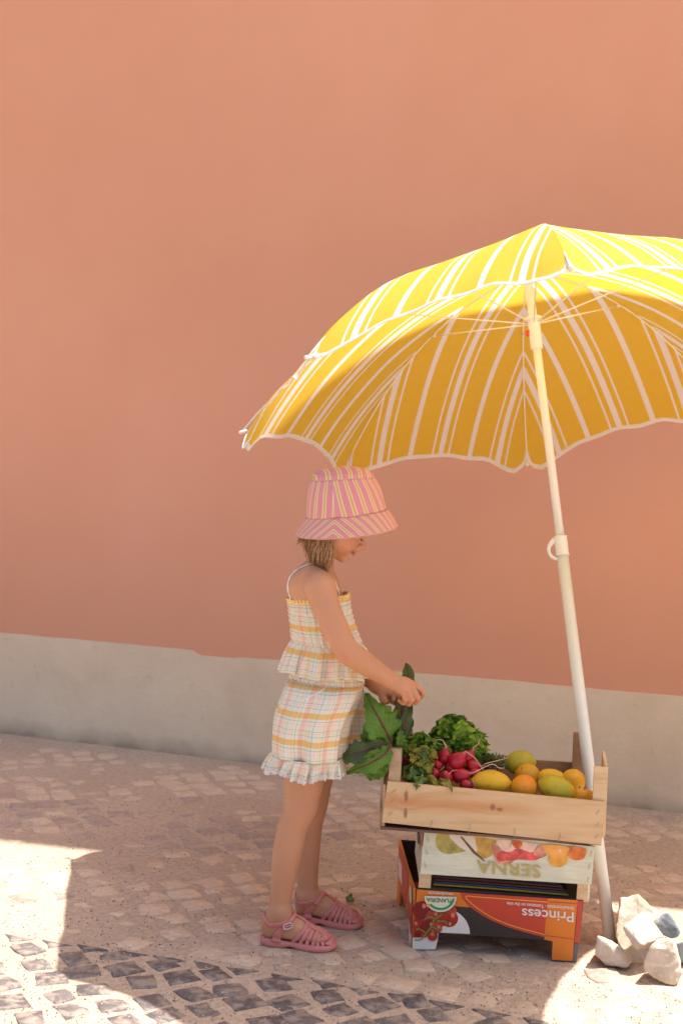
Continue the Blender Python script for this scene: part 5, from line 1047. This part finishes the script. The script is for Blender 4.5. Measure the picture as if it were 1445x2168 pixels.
for fi, (Hh, Tt, d, sd_) in enumerate(FEET):
    L_ = np.linalg.norm(Tt-Hh); sg = -1 if fi == 0 else -1
    sandal = empty('sandal', tuple(Hh*.5+Tt*.5)); sandal.parent = child; sandal.matrix_parent_inverse = child.matrix_world.inverted()
    pr = [(0, .006), (.02, .014), (.08, .0235), (.2, .0265), (.35, .0255), (.5, .028), (.65, .0335), (.78, .0355), (.88, .032), (.95, .024), (.99, .012), (1, .004)]
    ps = spline([[a, b, 0] for a, b in pr], 40)
    def outl(z, gr=0, curv=.003): return [Hh+d*(a*L_*(1+gr*2)-gr*L_)+sd_*(b+gr*.05)+[0, 0, z] for a, b, _ in ps]+[Hh+d*(a*L_*(1+gr*2)-gr*L_)-sd_*(b+gr*.05)+[0, 0, z] for a, b, _ in ps[::-1]]
    def sole_z(a, top):   # heel block, arched shank, thin fore-sole with a slight toe spring
        bot = .0012 if a < .34 else (.0012+.0050*math.exp(-((a-.42)/.06)**2) if a < .5 else .0012+.004*max(0, (a-.85)/.15)**2)
        return {0: bot, 1: SOL+(.004 if a < .3 else .001)}[top]
    mb = MB(); N_ = 80; V_ = []
    for top, gr in ((0, -.012), (0, 0), (1, .004), (1, -.02)):
        for a, b, s_ in [(a, b, 1) for a, b, _ in ps]+[(a, b, -1) for a, b, _ in ps[::-1]]:
            z = sole_z(min(1, max(0, a)), top)+(.0018 if gr == 0 else 0)-(.0015 if (top, gr) == (1, -.02) else 0); a2 = a*(1+2*gr)-gr; V_.append(Hh+d*a2*L_+sd_*s_*max(.001, b+gr*.09)+[0, 0, z])
    Fc = [[r*N_+i, r*N_+(i+1) % N_, (r+1)*N_+(i+1) % N_, (r+1)*N_+i] for r in range(3) for i in range(N_)]+[list(range(N_))[::-1], list(range(3*N_, 4*N_))]
    mb.add(V_, Fc); mb.build('sole', M_JELLY, sandal, True)
    P_ = lambda s_, y_, z_: Hh+d*(s_*L_)+sd_*y_+np.array([0, 0, SOL+z_])
    wid = lambda a: float(np.interp(a, ps[:, 0], ps[:, 1]))
    # cage bars from the sole's edge up to the instep strip
    def bar(a0, a1, y1, z1, w, name='cage_strap'):
        for s_ in (-1, 1):
            b0 = P_(a0, s_*(wid(a0)-.0015), -.002); q0 = P_(a0*.7+a1*.3, s_*(wid(a0*.7+a1*.3)-.002), .010); q1_ = P_(a0*.35+a1*.65, s_*(y1+.010), z1*.85); e0 = P_(a1, s_*y1*.2, z1+.004)
            Q = spline([b0, q0, q1_, e0], 16); Qs, G_ = surf(Q, .0017); keep = np.clip(np.linspace(0, 1, 16)*5, 0, 1)[:, None]; Qs = Q*(1-keep)+Qs*keep; mb = MB(); ribbon(mb, Qs, w, .0030, G_*keep+np.array(sd_)*s_*(1-keep)+1e-4); mb.build(name, M_JELLY, sandal, True)
    for a0, a1, w in ((.455, .595, .0105), (.555, .655, .0100), (.640, .705, .0095), (.718, .755, .0092), (.790, .803, .0090), (.858, .850, .0085)): bar(a0, a1, .003, .030-.024*max(0, a1-.55)/.35, w)
    # toe bumper
    Q = []; U_ = []
    for k in range(25): a = -1+2*k/24; aa = 1-.10*abs(a)**1.6; yv = wid(.90)*.93*math.sin(a*1.45)/math.sin(1.45); Q.append(P_(.958-.085*abs(a)**2.2, yv, .0055)); U_.append(unit(d*math.cos(a*1.3)+sd_*math.sin(a*1.3)+[0, 0, .75]))
    mb = MB(); ribbon(mb, Q, np.interp(np.abs(np.linspace(-1, 1, 25)), [0, .5, 1], [.018, .015, .005]), .0034, U_); mb.build('toe_bumper', M_JELLY, sandal, True)
    Q = [P_(.985-.085*abs(a)**2.2-.04, wid(.90)*.8*a, .0165) for a in np.linspace(-1, 1, 17)]; Qs, G_ = surf(Q, .0017); mb = MB(); ribbon(mb, Qs, .010, .0030, G_); mb.build('toe_bumper', M_JELLY, sandal, True)
    # instep strip with rows of dark discs for its holes, their shade put into the colour
    Qs, G_ = surf([P_(a, 0, .055-.055*max(0, a-.30)/.6) for a in np.linspace(.40, .93, 26)], .0020); mb = MB(); ribbon(mb, Qs, np.interp(np.linspace(0, 1, 26), [0, .3, .6, 1], [.0075, .014, .020, .020]), .0030, G_); ins = mb.build('instep_strip', M_JELLY, sandal, True)
    mb = MB()
    for a in np.linspace(.60, .86, 7):
        for y_ in np.linspace(-.0065, .0065, 3):
            c_, g_ = surf([P_(a, y_, .055-.055*(a-.30)/.6)], .0020+.0016); c_, g_ = c_[0], g_[0]; t1 = unit(np.cross(g_, sd_)); t2 = np.cross(g_, t1); mb.ngon([c_+t1*.0017*math.cos(q)+t2*.0011*math.sin(q) for q in np.linspace(0, 2*math.pi, 8, endpoint=False)])
    o = mb.build('strap_hole_dark_discs', simple('strap_hole_shadowed_foot', (.16, .05, .045), .8), ins); o['kind'] = 'stuff'
    # heel counter: side quarters and the ankle strap
    z_an = .050 if fi == 0 else .050
    Q = []; U_ = []
    for k in range(41):
        a = -1+2*k/40; th_ = a*2.72; x_ = .17-.16*math.cos(th_)*1.0 if abs(th_) < math.pi/2 else .17+(abs(th_)-math.pi/2)*.16*1.15; y_ = .030*math.sin(max(-math.pi/2, min(math.pi/2, th_))); Q.append(P_(x_, y_, .056-.018*min(1, (abs(a)/.5))**1.5+.012*max(0, abs(a)-.5)/.5*1.1)); U_.append([math.cos(0)*(-d[0]*math.cos(th_))+sd_[0]*math.sin(th_), -d[1]*math.cos(th_)+sd_[1]*math.sin(th_), .12])
    Qs, G_ = surf(Q, .0018); mb = MB(); ribbon(mb, Qs, np.interp(np.abs(np.linspace(-1, 1, 41)), [0, .35, .7, 1], [.013, .013, .011, .010]), .0030, G_); mb.build('ankle_strap', M_JELLY, sandal, True)
    a0, z_ = .405, .050      # strap closing over the instep
    Qs, G_ = surf([P_(a0-.055*abs(y_)/.03, y_, z_-.0*abs(y_)-.55*max(0, abs(y_)-.012)) for y_ in np.linspace(-.034, .034, 22)], .0030); mb = MB(); ribbon(mb, Qs, .0105, .0030, G_); mb.build('ankle_strap', M_JELLY, sandal, True)
    for s_ in (-1, 1):       # quarters joining the strap to the sole
        Q = spline([P_(.235, s_*.029, -.002), P_(.24, s_*.029, .012), P_(.275, s_*.026, .024), P_(.32, s_*.024, .034)], 12); Qs, G_ = surf(Q, .0018); Qs = np.r_[Q[:2], Qs[2:]]; mb = MB(); ribbon(mb, Qs, np.interp(np.linspace(0, 1, 12), [0, 1], [.024, .014]), .0030, G_); mb.build('quarter', M_JELLY, sandal, True)
    mb = MB(); c_, g_ = surf([P_(.365, -.021 if fi == 0 else .021, .040)], .0062); c_, g_ = c_[0], g_[0]; t1 = unit(d+[0, 0, .28]); t1 = unit(t1-g_*(t1@g_)); t2 = np.cross(g_, t1)
    mb.tube([c_+t1*.0105*np.sign(math.cos(q))*abs(math.cos(q))**.55+t2*.0062*np.sign(math.sin(q))*abs(math.sin(q))**.55 for q in np.linspace(0, 2*math.pi, 30)], .0015, 6, cap=False); mb.tube([c_-t1*.010, c_+t1*.010], .0009, 5); mb.build('buckle', M_BUCKLE, sandal, True)
